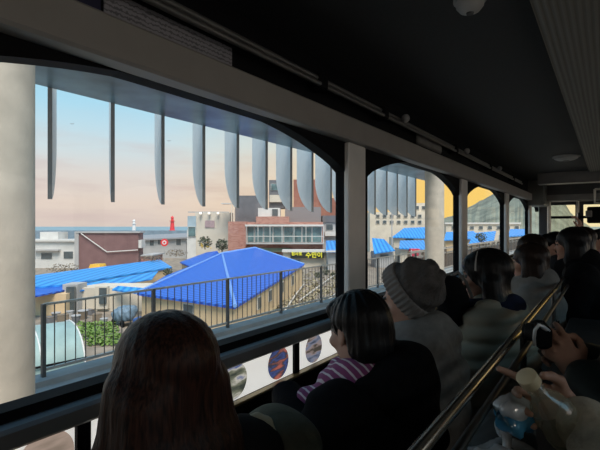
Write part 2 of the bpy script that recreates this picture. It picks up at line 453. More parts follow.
MB().tube([(-.42, 8.8, 0), (-.42, 8.8, E+.43)], .02, 12).build('tube', mat('pale_pole2', (.45,.43,.36), .3, .3), t, True)
MB().lathe((-.42, 8.8, 0), (0,0,1), [(0,.05),(.015,.05),(.02,.025)], 16).build('foot_flange', m_greymetal, t, True)
MB().span((-.95, 8.5, E+.43), (WR-.05, 8.98, ZC)).build('trim_%d' % ti, mat('header_grey', (.05,.05,.048), .6), kind='structure'); ti += 1
MB().span((-.95, 8.46, E+.43), (WR-.05, 8.50, E+.53)).build('trim_%d' % ti, mat('header_pale', (.16,.155,.14), .6), kind='structure'); ti += 1
# hanging ceiling handle near right edge
t = thing('strap_hanger', 'pale square strap hanger dangling from the ceiling at the right edge', 'strap hanger', (.02, 5.8, ZC-.35))
p = W(606, 198, 5.6)
MB().tube([(p.x-.12, p.y, p.z+.12), (p.x-.12, p.y, p.z-.06), (p.x+.08, p.y, p.z-.06), (p.x+.08, p.y, p.z+.12), (p.x-.12, p.y, p.z+.12)], .014, 8).build('loop', mat('pale_pole', (.6,.58,.5)), t, True)
MB().span((p.x-.04, p.y-.006, p.z+.12), (p.x, p.y+.006, ZC)).build('strap', m_black, t)

# bench for the first row, rail behind it, counter and platform for the second row
m_seat = mat('seat_vinyl', (.02,.02,.022), .6)
t = thing('window_bench', 'long black bench facing the windows under the first row of passengers', 'bench', (-.62, 3.2, 0))
MB().bev((-.62, 3.0, .300), (.42, 8.0, .07), .02).build('seat', m_seat, t)
MB().bev((-.395, 3.0, .300), (.03, 8.0, .05), .01).build('edge_trim', m_greymetal, t)
for i in range(6): MB().bev((-.60, -.6+1.45*i, .1325), (.28, .05, .265), .008).build('leg', m_dark, t)
t = thing('handrail', 'polished steel double handrail running behind the first row of seats', 'rail', (-.24, 3, 0))
zr = E-.35
MB().tube([(-.24, -.9, zr), (-.24, 6.6, zr)], .0125, 14).build('upper_tube', m_steel, t, True)
MB().tube([(-.215, -.9, zr-.045), (-.215, 6.6, zr-.045)], .009, 12).build('lower_tube', mat('dull_steel', (.1,.1,.1), .4, 1.0), t, True)
for s in (-.8, .62, 1.62, 2.62, 3.62, 4.62, 5.62, 6.5):
    MB().tube([(-.232, s, 0), (-.232, s, zr)], .011, 10).build('post', mat('dull_steel', (.2,.2,.2)), t, True)
t = thing('counter', 'narrow dark counter behind the handrail at the lower right', 'counter', (-.02, 1.4, 0))
MB().bev((-.075, 1.45, .840), (.24, 3.4, .03), .01).build('top', m_dark, t)
for s in (-.1, 1.35, 2.9): MB().bev((-.16, s, .4125), (.04, .04, .825), .006).build('leg', m_black, t)
t = MB().span((.0, -1.2, 0), (1.2, 6.8, .15)).build('trim_%d' % ti, m_floor, kind='structure'); ti += 1
t = thing('rear_bench', 'long black bench of the second row on the raised platform', 'bench', (.3, 2.8, .15))
MB().bev((.36, 2.8, .48), (.42, 7.6, .07), .02).build('seat', m_seat, t)
MB().bev((.60, 2.8, .83), (.05, 7.6, .46), .02).build('backrest', m_seat, t)
for i in range(5): MB().bev((.40, -.6+1.7*i, .30), (.30, .05, .30), .008).build('leg', m_dark, t)
# ================================================================== OUTSIDE
m_conc = mat('pale_concrete', (.55,.50,.42), .85, var=.14, vscale=5, bump=.2)
m_plat = mat('platform_concrete', (.27,.29,.29), .85, var=.12, vscale=3)
m_rail = mat('dark_grey_railing', (.085,.083,.08), .5, .3)
m_railtop = mat('pale_rail_top', (.42,.40,.37), .4, .5)
m_fin = mat('fin_pale_grey', (.78,.82,.83), .55, var=.05)
m_finedge = mat('fin_edge_grey', (.27,.28,.28), .5)
m_blue = wave_mat('blue_tile_roof', (.004,.045,.36), (.018,.14,.72), .42, 'X', .5, bump=.6, lo=.1, hi=.9, rot=(0,0,.5))
m_blue2 = wave_mat('light_blue_roof', (.012,.17,.58), (.04,.33,.85), .36, 'X', .45, bump=.6, lo=.1, hi=.9, rot=(0,0,-.6))
m_beige = mat('beige_wall', (.66,.48,.28), .85, var=.12, vscale=.6)
m_cream = mat('cream_wall', (.62,.56,.46), .85, var=.1, vscale=.4)
m_white = mat('whitewash', (.62,.62,.60), .85, var=.1, vscale=.5)
m_maroon = mat('maroon_wall', (.19,.105,.105), .85, var=.15, vscale=.5)
m_greyw = mat('grey_render', (.40,.40,.40), .85, var=.12, vscale=.4)
m_dgrey = mat('slate_cladding', (.12,.125,.14), .7, var=.15, vscale=.5)
m_brick = brick_mat('red_brick', (.30,.10,.075), (.44,.20,.15), (.40,.28,.24), .9)
m_rust = mat('red_brown_cladding', (.30,.12,.085), .8, var=.15, vscale=.5)
m_win = mat('dark_window', (.05,.07,.08), .3, var=.3, vscale=1.5, spec=.8)
m_wintint = mat('teal_window', (.08,.15,.16), .25, var=.6, vscale=.5, spec=.8)
m_frame = mat('pale_window_frame', (.62,.62,.6), .6)
m_ground = mat('dry_ground', (.25,.21,.165), .95, var=.35, vscale=.9, bump=.4, bscale=3)
m_green = mat('leafy_green', (.14,.25,.05), .8, var=.45, vscale=2.0)
m_bush = mat('dark_bush', (.07,.085,.05), .9, var=.4, vscale=2.0)

# ground, sea, hill
def cam_pt(X, Z, h): return Vector((X*CA-Z*SA, X*SA+Z*CA, E+h))
g = MB(); pts = [(-400,-60),(400,-60),(900,600),(700,1100),(130,1100),(22,240),(-30,185),(-80,175),(-140,150),(-240,120)]
g.poly([cam_pt(x, z, GH) for x, z in pts], 1.0)
g.build('ground', m_ground, kind='structure')
def sea_mat():
    m = mat('sea_water', (.16,.28,.34), .45, var=.12, vscale=.02, bump=.3, bscale=.3)
    return m
MB().poly([cam_pt(-9000,60,-14), cam_pt(3000,60,-14), cam_pt(9000,9000,-14), cam_pt(-9000,9000,-14)], 1.0).build('sea', sea_mat(), kind='structure')
h = MB(); ridge = []
n = 40; pr = [(432,226),(440,221),(467,208),(500,190),(530,168),(545,166),(556,190),(572,215),(590,226)]
def interp(x):
    for (x0,y0),(x1,y1) in zip(pr, pr[1:]):
        if x0 <= x <= x1: return y0+(y1-y0)*(x-x0)/(x1-x0)
    return pr[-1][1]
rnd = random.Random(3); rows = []
for i in range(n+1):
    px = 432+(590-432)*i/n
    y = interp(px)+rnd.uniform(-.8,.8)
    top = W(px, y, 520); hh = top.z-(E+GH)
    f = W(px, 226, 330); b = W(px, 226, 760)
    def at(P, q): return Vector((P.x, P.y, E+GH-1+hh*q))
    mid = (f+top)/2
    rows.append([at(f,0), at(mid, .55+rnd.uniform(-.04,.04)), top, at(b,0)])
o0 = len(h.v)
for r in rows: h.v += r
for i in range(n):
    for j in range(3): h.f.append((o0+i*4+j, o0+(i+1)*4+j, o0+(i+1)*4+j+1, o0+i*4+j+1))
h.build('hill', mat('forested_hill', (.17,.19,.15), .95, var=.4, vscale=.06, bump=.8, bscale=.15), kind='structure')
# platform
MB().span((-6.75, -6, E-2.6), (-2.2, 60, E-2.2)).build('platform', m_plat, kind='structure')
MB().span((-6.75, -6, GH+E), (-6.2, 60, E-2.6)).build('platform_wall', m_conc, kind='structure')
MB().span((-1.6, -30, GH+E), (1.9, 90, -.6)).build('viaduct', m_conc, kind='structure')
# platform curb
MB().span((-6.62, -6, E-2.2), (-6.28, 60, E-2.12)).build('platform_curb', m_plat, kind='structure')
# railing
LR = 6.45
s_first = W(43, 382, 6.05).y
t = thing('platform_railing', 'grey metal railing with thin upright bars along the platform edge', 'railing', (-LR, s_first, E-2.12))
s_end = 46.0; zt = E-1.1; zb = E-2.02
MB().span((-LR-.02, s_first, zt-.02), (-LR+.02, s_end, zt+.012)).build('top_rail', m_railtop, t)
MB().span((-LR-.02, s_first, zb-.02), (-LR+.02, s_end, zb+.02)).build('bottom_rail', m_railtop, t)
sp = 1.8; s = s_first; posts = []
while s < s_end+.01: posts.append(s); s += sp
pm = None
def lcopy(o):
    c = o.copy(); C.objects.link(c); c.parent = o.parent; return c
for i, s in enumerate(posts):
    if pm is None: pm = MB().span((-LR-.03, s-.025, E-2.12), (-LR+.03, s+.025, zt)).build('post', m_rail, t)
    else:
        c = lcopy(pm); c.location = (0, s-posts[0], 0)
bm_ = None; nb = 0; rest = MB()
for i in range(len(posts)-1):
    for j in range(1, 12):
        s = posts[i]+sp*j/12.0; nb += 1
        if nb <= 100:
            if bm_ is None:
                bm_ = MB().span((-LR-.006, s-.006, zb), (-LR+.006, s+.006, zt)).build('baluster', m_rail, t); b0 = s
            else:
                c = lcopy(bm_); c.location = (0, s-b0, 0)
        else: rest.span((-LR-.006, s-.006, zb), (-LR+.006, s+.006, zt))
o = rest.build('baluster', m_rail, t); o['kind'] = 'stuff'

# canopy soffit + columns + fins
m_soffit = mat('canopy_soffit', (.14,.24,.31), .35, .3, var=.55, vscale=1.1)
fz_t, fz_b = None, None
LF = 5.6
def latZ(px, L): return L/(SA-(px-CXP)/F*CA)
zt_f = W(47, 87, latZ(47, LF)).z; zb_f = W(47, 199, latZ(47, LF)).z
sof = MB().span((-LF, -8, zt_f), (-2.95, 17.4, zt_f+.25)).build('canopy', m_soffit, kind='structure')
for ncol, (px, wid) in enumerate(((5, .62), (434.5, .62))):
    L = 3.35; Z = latZ(px if ncol else -3, L)
    c = W(px if ncol else -3, 226, Z)
    lab = ('thick round concrete canopy column at the left edge of the view', 'round weathered concrete canopy column behind the second window')[ncol]
    t = thing('canopy_column', lab, 'column', (c.x, c.y, E-2.2))
    MB().lathe((c.x, c.y, E-2.2), (0,0,1), [(0,.22),(zt_f-E+2.2,.22)], 32).build('shaft', m_conc, t, True)
    MB().lathe((c.x, c.y, E-2.2), (0,0,1), [(0,.30),(.12,.30),(.14,.22)], 32).build('base_collar', m_plat, t, True)
fx = [50,114,165,206,241,269,292,313,331,346]
ss = [W(x, 226, latZ(x, LF)).y for x in fx]
step = (ss[8]-ss[0])/8
ords = ['first','second','third','fourth','fifth','sixth','seventh','eighth','ninth','tenth','eleventh','twelfth','thirteenth','fourteenth','fifteenth','sixteenth','seventeenth','eighteenth','nineteenth','twentieth']
ua = math.radians(61.5); u = Vector((-math.sin(ua), math.cos(ua), 0)); tn = Vector((u.y, -u.x, 0))
fin0 = None
for i in range(17):
    s = ss[0]+step*i
    if s > 15.0: break
    lab = 'pale grey hanging fin with a curved lower tip, %s fin from the left' % ords[i]
    if fin0 is None:
        base = Vector((-LF, s, zb_f))
        t = thing('canopy_fin', lab, 'fin', base, 0, 'hanging fins under the canopy'); fin0 = t
        H = zt_f-zb_f+.22; wd = .80; prof = [(0, H), (0, 0)]
        for q in range(1, 11):
            a = q/10; prof.append((wd*(1-(1-a)**1.7), H*.52*a**1.45))
        prof.append((wd, H))
        th = .022
        P = [base+u*x+Vector((0,0,z)) for x, z in prof]
        MB().poly([p+tn*th for p in P], 2*th, -tn).build('blade', m_fin, t)
        MB().hexa([base+tn*a-u*b+Vector((0,0,z)) for z in (0, H) for a, b in ((th*1.15,.012),(-th*1.15,.012),(-th*1.15,-.004),(th*1.15,-.004))]).build('edge_strip', m_finedge, t)
    else:
        r = fin0.copy(); C.objects.link(r); r.location = Vector((-LF, s, zb_f)); r['label'] = lab
        for ch in list(fin0.children):
            c = ch.copy(); C.objects.link(c); c.parent = r

# ---------------------------------------------------------------- buildings
def vbox(name, m, parent, x0, x1, yt, yb, Z0, depth, ztilt=0.0):
    """box whose front face fills the given spot at distance Z0 (level footprint, front square to the view)"""
    a = W(x0, yt, Z0); b = W(x1, yt, Z0); bb = W(x0, yb, Z0).z
    d = Vector((-SA, CA, 0))*depth
    r = [(a.x,a.y,bb),(b.x,b.y,bb),(b.x+d.x,b.y+d.y,bb),(a.x+d.x,a.y+d.y,bb)]
    mb = MB().hexa(r+[(p[0],p[1],a.z) for p in r])
    return mb.build(name, m, parent)
def bthing(name, label, px, Z, group=None):
    p = W(px, 226, Z); return thing(name, label, 'building' if 'house' not in name else 'house', (p.x, p.y, E+GH), 0, group)
def gy(Z): return CYP-GH*F/Z     # image row of the ground at distance Z
def win(parent, x0, x1, y0, y1, Z, m=None, fr=.25, mull=1):
    f = vbox('window', m_frame, parent, x0-fr, x1+fr, y0-fr, y1+fr, Z-.08, .3)
    w = (x1-x0)/mull
    for i in range(mull): vbox('pane', m or m_win, f, x0+w*i+.12, x0+w*(i+1)-.12, y0, y1, Z-.12, .2)
    return f
# white house, far left
Z = 92
t = bthing('white_house', 'low white flat-roofed house with two dark windows at the far left', 55, Z)
vbox('wall', m_white, t, 20, 79, 241, gy(Z), Z, 4)
vbox('roof_slab', m_frame, t, 19, 80, 239.5, 241.5, Z-.6, 5)
vbox('parapet', m_white, t, 40, 58, 232, 240, Z+2, 4)
win(t, 41, 52, 253, 259, Z); win(t, 63.5, 73, 251.5, 258.5, Z)
vbox('door_canopy', m_greyw, t, 33, 58, 249.5, 251, Z-1, 1)
# maroon warehouse
Z = 84
t = bthing('maroon_building', 'windowless maroon flat-roofed building with a white diagonal pipe', 110, Z)
vbox('wall', m_maroon, t, 76.5, 138.5, 232.5, gy(Z), Z, 2.5)
vbox('side_edge', m_greyw, t, 74.5, 78.5, 231.5, gy(Z), Z-.2, 3)
vbox('roof_edge', m_greyw, t, 76, 139.5, 231.5, 233, Z-.3, 3)
p0, p1, p2 = W(81, 233.5, Z-.3), W(107, 252, Z-.3), W(138, 250, Z-.3)
MB().tube([p0, p1, p2], .1, 6).build('pipe', m_frame, t)
vbox('vent_box', m_white, t, 138.5, 141.5, 240, 248, Z-.5, 2)
# small red-brick annex and pale pile between
Z = 78
t = bthing('brick_shed', 'small brick shed at the right foot of the maroon building', 146, Z)
vbox('wall', m_brick, t, 141, 152, 256, gy(Z), Z, 6); vbox('roof', m_greyw, t, 140.5, 152.5, 255, 256.3, Z-.4, 7)
# grey low building with windows
Z = 120
t = bthing('grey_building', 'low grey building with two windows under the red lighthouse', 166, Z)
vbox('wall', m_greyw, t, 139, 186, 238, gy(Z), Z, 5)
p = [W(138, 239.3, Z-1), W(188, 237, Z-1), W(188, 233, Z+8), W(143, 235, Z+8)]
MB().poly(p, .4).build('roof', mat('grey_roof_sheet', (.25,.26,.28), .6), t)
win(t, 149.5, 154, 239.5, 245.5, Z); win(t, 157.5, 161.5, 239, 244.5, Z); win(t, 176, 181, 239, 245, Z)
# cream building with three floodlights
Z = 108
t = bthing('cream_building', 'cream three-storey building with a pinkish wall sign and rooftop floodlights', 208, Z)
vbox('wall', mat('pale_cream_wall', (.60,.56,.48), .85, var=.06, vscale=.3), t, 195, 230, 212.5, gy(Z), Z, 5)
vbox('glass_wing', mat('pale_blue_glass', (.30,.42,.50), .25, var=.15, vscale=.4), t, 187.5, 196, 216, 230, Z-.3, 4)
vbox('wing_wall', m_white, t, 187, 196, 229.5, gy(Z), Z-.25, 4)
win(t, 188.2, 195.5, 226.8, 236.5, Z-.4, m_wintint)
vbox('wall_sign', mat('pink_mesh_sign', (.36,.27,.30), .8, var=.2, vscale=1.5), t, 205, 214.5, 220.5, 227.5, Z-.2, .3)
for x in (200.5, 209, 218):
    f = vbox('floodlight', m_frame, t, x-1.3, x+1.3, 212, 214.3, Z-1.2, .8)
    vbox('lamp_face', mat('lit_lamp', (.9,.85,.7), .5, emit=((1,.9,.7), 1.5)), f, x-1.0, x+1.0, 212.4, 214.0, Z-1.35, .2)
vbox('rooftop_rail', m_greyw, t, 188, 229, 211.5, 212.6, Z+1, .3)
# brick restaurant
Z = 100
t = bthing('brick_restaurant', 'red brick two-storey building with a wide glazed balcony', 280, Z)
vbox('wall', m_brick, t, 228, 323, 222, gy(Z), Z, 12)
vbox('side_wall', m_brick, t, 228, 246, 221.5, gy(Z), Z-1.2, 8)
vbox('upper_brick', m_brick, t, 256, 289, 216.5, 224, Z-.6, 10)
vbox('slate_storey', m_dgrey, t, 235, 262, 195.5, 222, Z+4, 14)
vbox('slate_block', mat('slate_light', (.20,.19,.20), .8), t, 285, 321, 207, 223, Z+3, 14)
vbox('grey_tower', m_dgrey, t, 269, 284, 180, 208, Z+8, 8)
win(t, 271, 282, 184, 190, Z+7.9, m_wintint, .2, 1)
vbox('tower_band', m_cream, t, 269.5, 285, 195, 202, Z+7.2, 6)
vbox('stair_head', m_white, t, 258, 280, 208, 218, Z+1.0, 4)
win(t, 272, 278, 209, 216, Z+.8)
vbox('rust_tower', m_rust, t, 293.5, 319, 179.5, 209, Z+6, 12)
vbox('rust_wing', m_rust, t, 319, 346, 198, 216, Z+10, 12)
vbox('fascia', m_frame, t, 245, 323.5, 224.5, 226.3, Z-1.8, 2)
bx = [247,254.5,263.5,273,283.5,302,312,322]
for a, b in zip(bx, bx[1:]): win(t, a+.6, b-.6, 227, 242, Z-.4, m_wintint, .35, 1 if b-a < 12 else 2)
vbox('balcony_slab', m_greyw, t, 246, 324, 243, 244.2, Z-2.4, 2.5)
vbox('handrail', m_frame, t, 246, 324, 236, 236.6, Z-2.3, .1)
for x in (246.3, 258, 270, 282, 294, 306, 323.3): vbox('balcony_post', m_frame, t, x-.25, x+.25, 226, 243, Z-2.3, .12)
vbox('ground_floor_band', mat('dull_green', (.20,.24,.17), .8), t, 240, 290, 248, 252, Z-.8, 2)
vbox('pergola', m_frame, t, 221, 235, 203, 203.8, Z+3, 3)
for x in (231.5, 233.8): vbox('mast', m_cream, t, x-.5, x+.5, 203, 222, Z+1, .3)
# sign house
Z = 94
t = bthing('sign_house', 'low pale shop with a black signboard lettered in yellow', 306, Z)
vbox('wall', m_cream, t, 283, 329, 252, gy(Z), Z, 3)
vbox('roof_slab', m_frame, t, 282, 330, 250.2, 252.2, Z-.8, 3.8)
sb = vbox('signboard', mat('black_sign', (.02,.025,.02), .5), t, 290.5, 324, 252.4, 258.2, Z-1.0, .4)
def text(body, x, y, size_px, Z, m, parent, name):
    cu = bpy.data.curves.new(name, 'FONT'); cu.body = body; cu.size = size_px/F*Z; cu.extrude = .03; cu.align_x = 'LEFT'; cu.offset = .012*cu.size
    o = bpy.data.objects.new(name, cu); C.objects.link(o)
    p = W(x, y, Z); dg = bpy.context.evaluated_depsgraph_get(); me = bpy.data.meshes.new_from_object(o.evaluated_get(dg))
    bpy.data.objects.remove(o); o = bpy.data.objects.new(name, me); C.objects.link(o)
    me.materials.clear(); me.materials.append(m)
    off = Vector((0,0,0)); q = parent
    while q is not None: off += Vector(q.location); q = q.parent
    o.parent = parent; o.location = p-off; o.rotation_euler = (PI/2, 0, A)
    return o
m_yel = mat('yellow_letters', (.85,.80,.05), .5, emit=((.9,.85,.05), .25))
text('청사포', 291.2, 255.2, 4.0, Z-1.2, m_yel, sb, 'small_lettering')
text('수민이', 305.5, 257.2, 6.2, Z-1.2, m_yel, sb, 'large_lettering')
win(t, 292, 300, 260, 266, Z-.2)
# grey block right of it and blue awning
Z = 105
t = bthing('grey_block', 'grey block with rooftop clutter right of the brick building', 338, Z)
vbox('wall', m_greyw, t, 323, 356, 222, gy(Z), Z, 16)
vbox('roof_slab', m_dgrey, t, 322.5, 357, 215.5, 222.3, Z-.4, 12)
win(t, 326, 333, 224, 230, Z-.1); win(t, 336, 345, 224, 230, Z-.1)
vbox('ledge', m_white, t, 325, 350, 232, 236, Z-1, 2)
Z = 88
t = bthing('blue_roof_house', 'small house with a light blue sheet roof beside the black signboard', 337, Z)
vbox('wall', m_greyw, t, 328, 362, 250, gy(Z), Z, 8)
MB().poly([W(326, 251.5, Z-1.2), W(362, 251.5, Z-1.2), W(358, 240.5, Z+12), W(326, 240.5, Z+12)], .25).build('roof', m_blue2, t)
vbox('eave_band', m_frame, t, 326, 362, 250.8, 252.2, Z-1.3, .4)
win(t, 337, 346, 253, 258, Z-.2)

# main blue hip-roof house
def roof_house(name, label, eave, ridge, faces, m, wallm, wall_loop, wins=(), inset=.5, cat='house'):
    c = eave[0]
    t = thing(name, label, cat, (c.x, c.y, E+GH))
    mb = MB()
    P = eave+ridge
    mb.add(P, faces); mb2 = MB()
    lo = [Vector((p.x, p.y, p.z-.22)) for p in eave]
    n = len(eave)
    mb.add(eave+lo, [(i, (i+1) % n, (i+1) % n+n, i+n) for i in range(n)]+[tuple(range(n, 2*n))])
    mb.build('roof', m, t)
    cen = sum(eave, Vector())/n
    wl = []
    for p in eave:
        d = Vector((cen.x-p.x, cen.y-p.y, 0)); d.normalize(); wl.append(Vector((p.x, p.y, p.z-.1))+d*inset)
    MB().add([Vector((p.x,p.y,E+GH)) for p in wl]+wl, [(i, (i+1) % n, (i+1) % n+n, i+n) for i in range(n)]+[tuple(range(n, 2*n))]).build('wall', wallm, t)
    return t, wl
eA, eC, eB, eD = G(137,293,-6.4), G(235,306.5,-6.4), G(304,264.5,-5.6), G(165,276,-6.0)
back = eB+(eD-G(222,254,-4.6))*.0
eBk = W(262, 256, 62)
R1, R2 = G(222,253.5,-4.3), G(255,248,-3.6)
eBk.z = (eB.z+eD.z)/2
t, wl = roof_house('blue_hip_house', 'large house with a deep blue hip roof and beige walls just beyond the railing', [eA, eC, eB, eBk, eD], [R1, R2],
    [(0,1,5),(1,2,6,5),(2,3,6),(3,4,5,6),(4,0,5)], m_blue, m_beige, None); hip = t
for a, b in ((R1, eC), (R1, R2), (R2, eB), (R1, eA)):
    MB().tube([a+Vector((0,0,.05)), (a+b)/2+Vector((0,0,.06)), b+Vector((0,0,.05))], .16, 6).build('ridge_cap', wave_mat('ridge_cap_blue', (.1,.25,.7), (.2,.4,.8), 3, 'X'), t)
def wall_win(t, p, q, f0, f1, z0, z1):
    d = (q-p); d.z = 0; nrm = Vector((d.y, -d.x, 0)).normalized()
    a = p+d*f0; b = p+d*f1
    def loop(off, e, zz): return [Vector((v.x, v.y, zz))+nrm*o for v, o in ((a-d.normalized()*e, off), (b+d.normalized()*e, off), (b+d.normalized()*e, -off), (a-d.normalized()*e, -off))]
    f = MB().hexa(loop(.06,.08,z0-.08)+loop(.06,.08,z1+.08)).build('window', m_frame, t)
    MB().hexa(loop(.09,0,z0)+loop(.09,0,z1)).build('pane', m_win, f)
zc = E-6.4
for f in (.22, .36, .55, .75): wall_win(t, wl[1], wl[2], f, f+.04, zc-1.6+f*.5, zc-.6+f*.7)
wall_win(t, wl[0], wl[1], .50, .60, zc-1.4, zc-.5)
# second small blue roof behind-left of it
e = [G(180,262,-6.3), G(196,269,-6.5), G(222,257,-6.3), G(206,252.5,-6.1)]
t, wl2 = roof_house('blue_gable_house', 'smaller blue-roofed house tucked behind the left side of the hip-roofed one', e, [G(190,260,-5.8), G(217,250.8,-5.3)], [(0,1,4),(1,2,5,4),(2,3,5),(3,0,4,5)], m_blue, m_beige, None)
wall_win(t, wl2[0], wl2[1], .4, .6, E-7.6, E-6.9)
# light blue lean-to in front-left of hip house
e = [G(112,289.5,-6.6), G(140,293.5,-6.6), G(152,289,-6.3), G(118,286,-6.3)]
MB().poly([p+Vector((0,0,.03)) for p in e], .15).build('lean_to_roof', m_blue2, hip)
# long light blue house on the left
e = [G(20,288.5,-6.3), G(66,284,-6.3), G(172,267,-6.1), G(160,259.5,-5.7), G(20,277,-5.7)]
t, w4 = roof_house('long_blue_house', 'long low house with a light blue sheet roof on the left', e, [], [(0,1,2,3,4)], m_blue2, m_beige, None, inset=.6)
MB().poly([G(72,285.5,-6.45), G(158,271,-6.3), G(152,279,-6.75), G(77,291,-6.75)], .12).build('lower_roof', m_blue2, t)
MB().poly([G(20,281,-6.2), G(54,278,-6.2), G(66,289.5,-6.6), G(20,299,-6.6)], .15).build('gable_roof', m_blue, t)
vbox('porch', m_greyw, t, 62.5, 77.5, 284.5, gy(44), 44.5, 2)
vbox('door', m_win, t, 66, 74, 287, gy(43.5)-2, 43.9, .4)
vbox('lower_wall', m_beige, t, 20, 66, 294, gy(43), 43.2, 4)
vbox('lower_wall', m_cream, t, 77, 150, 288, gy(45), 45.5, 4)
vbox('doorway', m_win, t, 99, 106, 288, 304, 44.8, .5)
vbox('door_frame', m_cream, t, 95, 107.5, 286.5, 309, 45.0, .5)
# yellow tarp behind long roof
t = tag(vbox('tarp_cover', mat('yellow_tarp', (.75,.42,.04), .6), None, 88, 101, 264.5, 270, 60, 2), 'small bright yellow tarp behind the long blue roof', 'tarp')
vs = [v for v in t.data.vertices]
for v in vs:
    if v.co.z > .2: v.co.x *= .62; v.co.y *= .8
# lighthouses & breakwater
Z = 310
MB().poly([cam_pt(-280,300,-3.2), cam_pt(-40,300,-3.2), cam_pt(-40,320,-3.2), cam_pt(-280,320,-3.2)], 14).build('breakwater', mat('breakwater_stone', (.16,.22,.27), .9, var=.2, vscale=.3), kind='structure')
def lighthouse(px, yt, yb, m, label, mlamp):
    p = W(px, yb, Z); H = (yb-yt)/F*Z
    t = thing('lighthouse', label, 'lighthouse', p)
    MB().lathe(p, (0,0,1), [(0,H*.20),(H*.06,H*.20),(H*.07,H*.15),(H*.62,H*.11)], 16).build('tower', m, t, True)
    MB().lathe(p+Vector((0,0,H*.62)), (0,0,1), [(0,H*.17),(H*.05,H*.17)], 16).build('gallery', m, t)
    MB().lathe(p+Vector((0,0,H*.67)), (0,0,1), [(0,H*.09),(H*.18,H*.09)], 12).build('lantern', mlamp, t)
    MB().lathe(p+Vector((0,0,H*.85)), (0,0,1), [(0,H*.12),(H*.09,H*.06),(H*.10,.15),(H*.15,.12)], 12).build('roof', m, t)
    return t
mred = mat('lighthouse_red', (.75,.03,.04), .5); mw = mat('lighthouse_white', (.75,.75,.75), .5)
lighthouse(172.3, 215.5, 231, mred, 'small red lighthouse on the breakwater by the sea horizon', mred)
lighthouse(134, 219, 232, mw, 'small white lighthouse on the breakwater left of the red one', mw)
# round red sign
Z = 88
p = W(164.5, 242.5, Z); fw = Vector((SA, -CA, 0))
t = thing('round_sign', 'round red and white sign standing in front of the low grey building', 'sign', (p.x, p.y, E+GH))
MB().lathe(p, fw, [(0,.78),(.1,.78)], 24).build('disc', mred, t)
MB().lathe(p+fw*.1, fw, [(0,.42),(.03,.42)], 20).build('white_ring', mw, t)
MB().lathe(p+fw*.13, fw, [(0,.22),(.03,.22)], 20).build('centre_dot', mred, t)
MB().tube([(p.x,p.y,E+GH), (p.x,p.y,p.z)], .06, 8).build('post', m_greyw, t)
# leafy things
def clump(mb, c, r, n, sz, rnd, flat=1.0):
    for _ in range(n):
        d = Vector((rnd.gauss(0,1), rnd.gauss(0,1), rnd.gauss(0,1))).normalized()*rnd.uniform(.45,1)
        p = c+Vector((d.x*r[0], d.y*r[1], d.z*r[2]))
        a = rnd.uniform(0, 2*PI); e1 = Vector((math.cos(a), math.sin(a), rnd.uniform(-.6,.6)))*sz*rnd.uniform(.6,1.3); e2 = Vector((-math.sin(a)*.6, math.cos(a)*.6, rnd.uniform(.2,.9)*flat))*sz*rnd.uniform(.6,1.2)
        mb.add([p-e1, p-e2*.5, p+e1, p+e2], [(0,1,2,3)])
def bush(px, py, Z, wpx, hpx, label, m, name='bush', dots=None, group=None):
    rnd = random.Random(int(px*7)); b = W(px, py, Z); w = wpx/F*Z/2; hh = hpx/F*Z
    t = thing(name, label, 'bush', (b.x, b.y, b.z), 0, group)
    mb = MB(); clump(mb, b+Vector((0,0,hh*.55)), (w, w*.8, hh*.5), 240, hh*.10, rnd); mb.build('foliage', m, t)
    MB().tube([b, b+Vector((0,0,hh*.5)), b+Vector((w*.2,0,hh*.8))], [hh*.05, hh*.035, hh*.02], 6).build('stem', mat('bark', (.07,.05,.035), .9), t)
    if dots:
        mb = MB()
        for _ in range(14):
            mb.ball(b+Vector((rnd.uniform(-w,w)*.8, rnd.uniform(-w,w)*.6-.3, hh*rnd.uniform(.05,.6))), hh*.06, 6)
        mb.build('blossom', dots, t)
    return t
bush(205, 249.5, 100, 16, 13, 'dark shrub with yellow spots in front of the cream building', m_bush, dots=mat('yellow_flowers', (.75,.5,.1), .7))
bush(222, 252, 96, 14, 13, 'rounded dark shrub between the cream and the brick building', m_bush)
bush(176, 257, 84, 26, 8, 'low brownish shrub on the slope under the round red sign', mat('brown_scrub', (.16,.13,.09), .9, var=.35, vscale=2))
bush(152, 263, 70, 24, 8, 'low brownish shrub right of the maroon building', mat('brown_scrub', (.16,.13,.09)))
bush(64, 274, 70, 40, 10, 'dry grey-brown scrub below the white house windows', mat('brown_scrub', (.16,.13,.09)))
bush(168, 277, 55, 12, 9, 'dark scrub between the light blue and the deep blue roofs', m_bush)
# vegetable patch (countless leaves)
rnd = random.Random(5); mb = MB()
for px0, px1, py in ((80,112,324),(80,116,328),(82,118,332),(84,120,337),(88,118,342)):
    for i in range(26):
        c = G(px0+(px1-px0)*i/25+rnd.uniform(-1,1), py+rnd.uniform(-1,1), GH+.25)
        clump(mb, c, (.28,.28,.2), 7, .16, rnd)
o = tag(mb.build('vegetable_leaves', m_green), 'rows of bright green vegetable plants in the garden below the railing', 'plants'); o['kind'] = 'stuff'
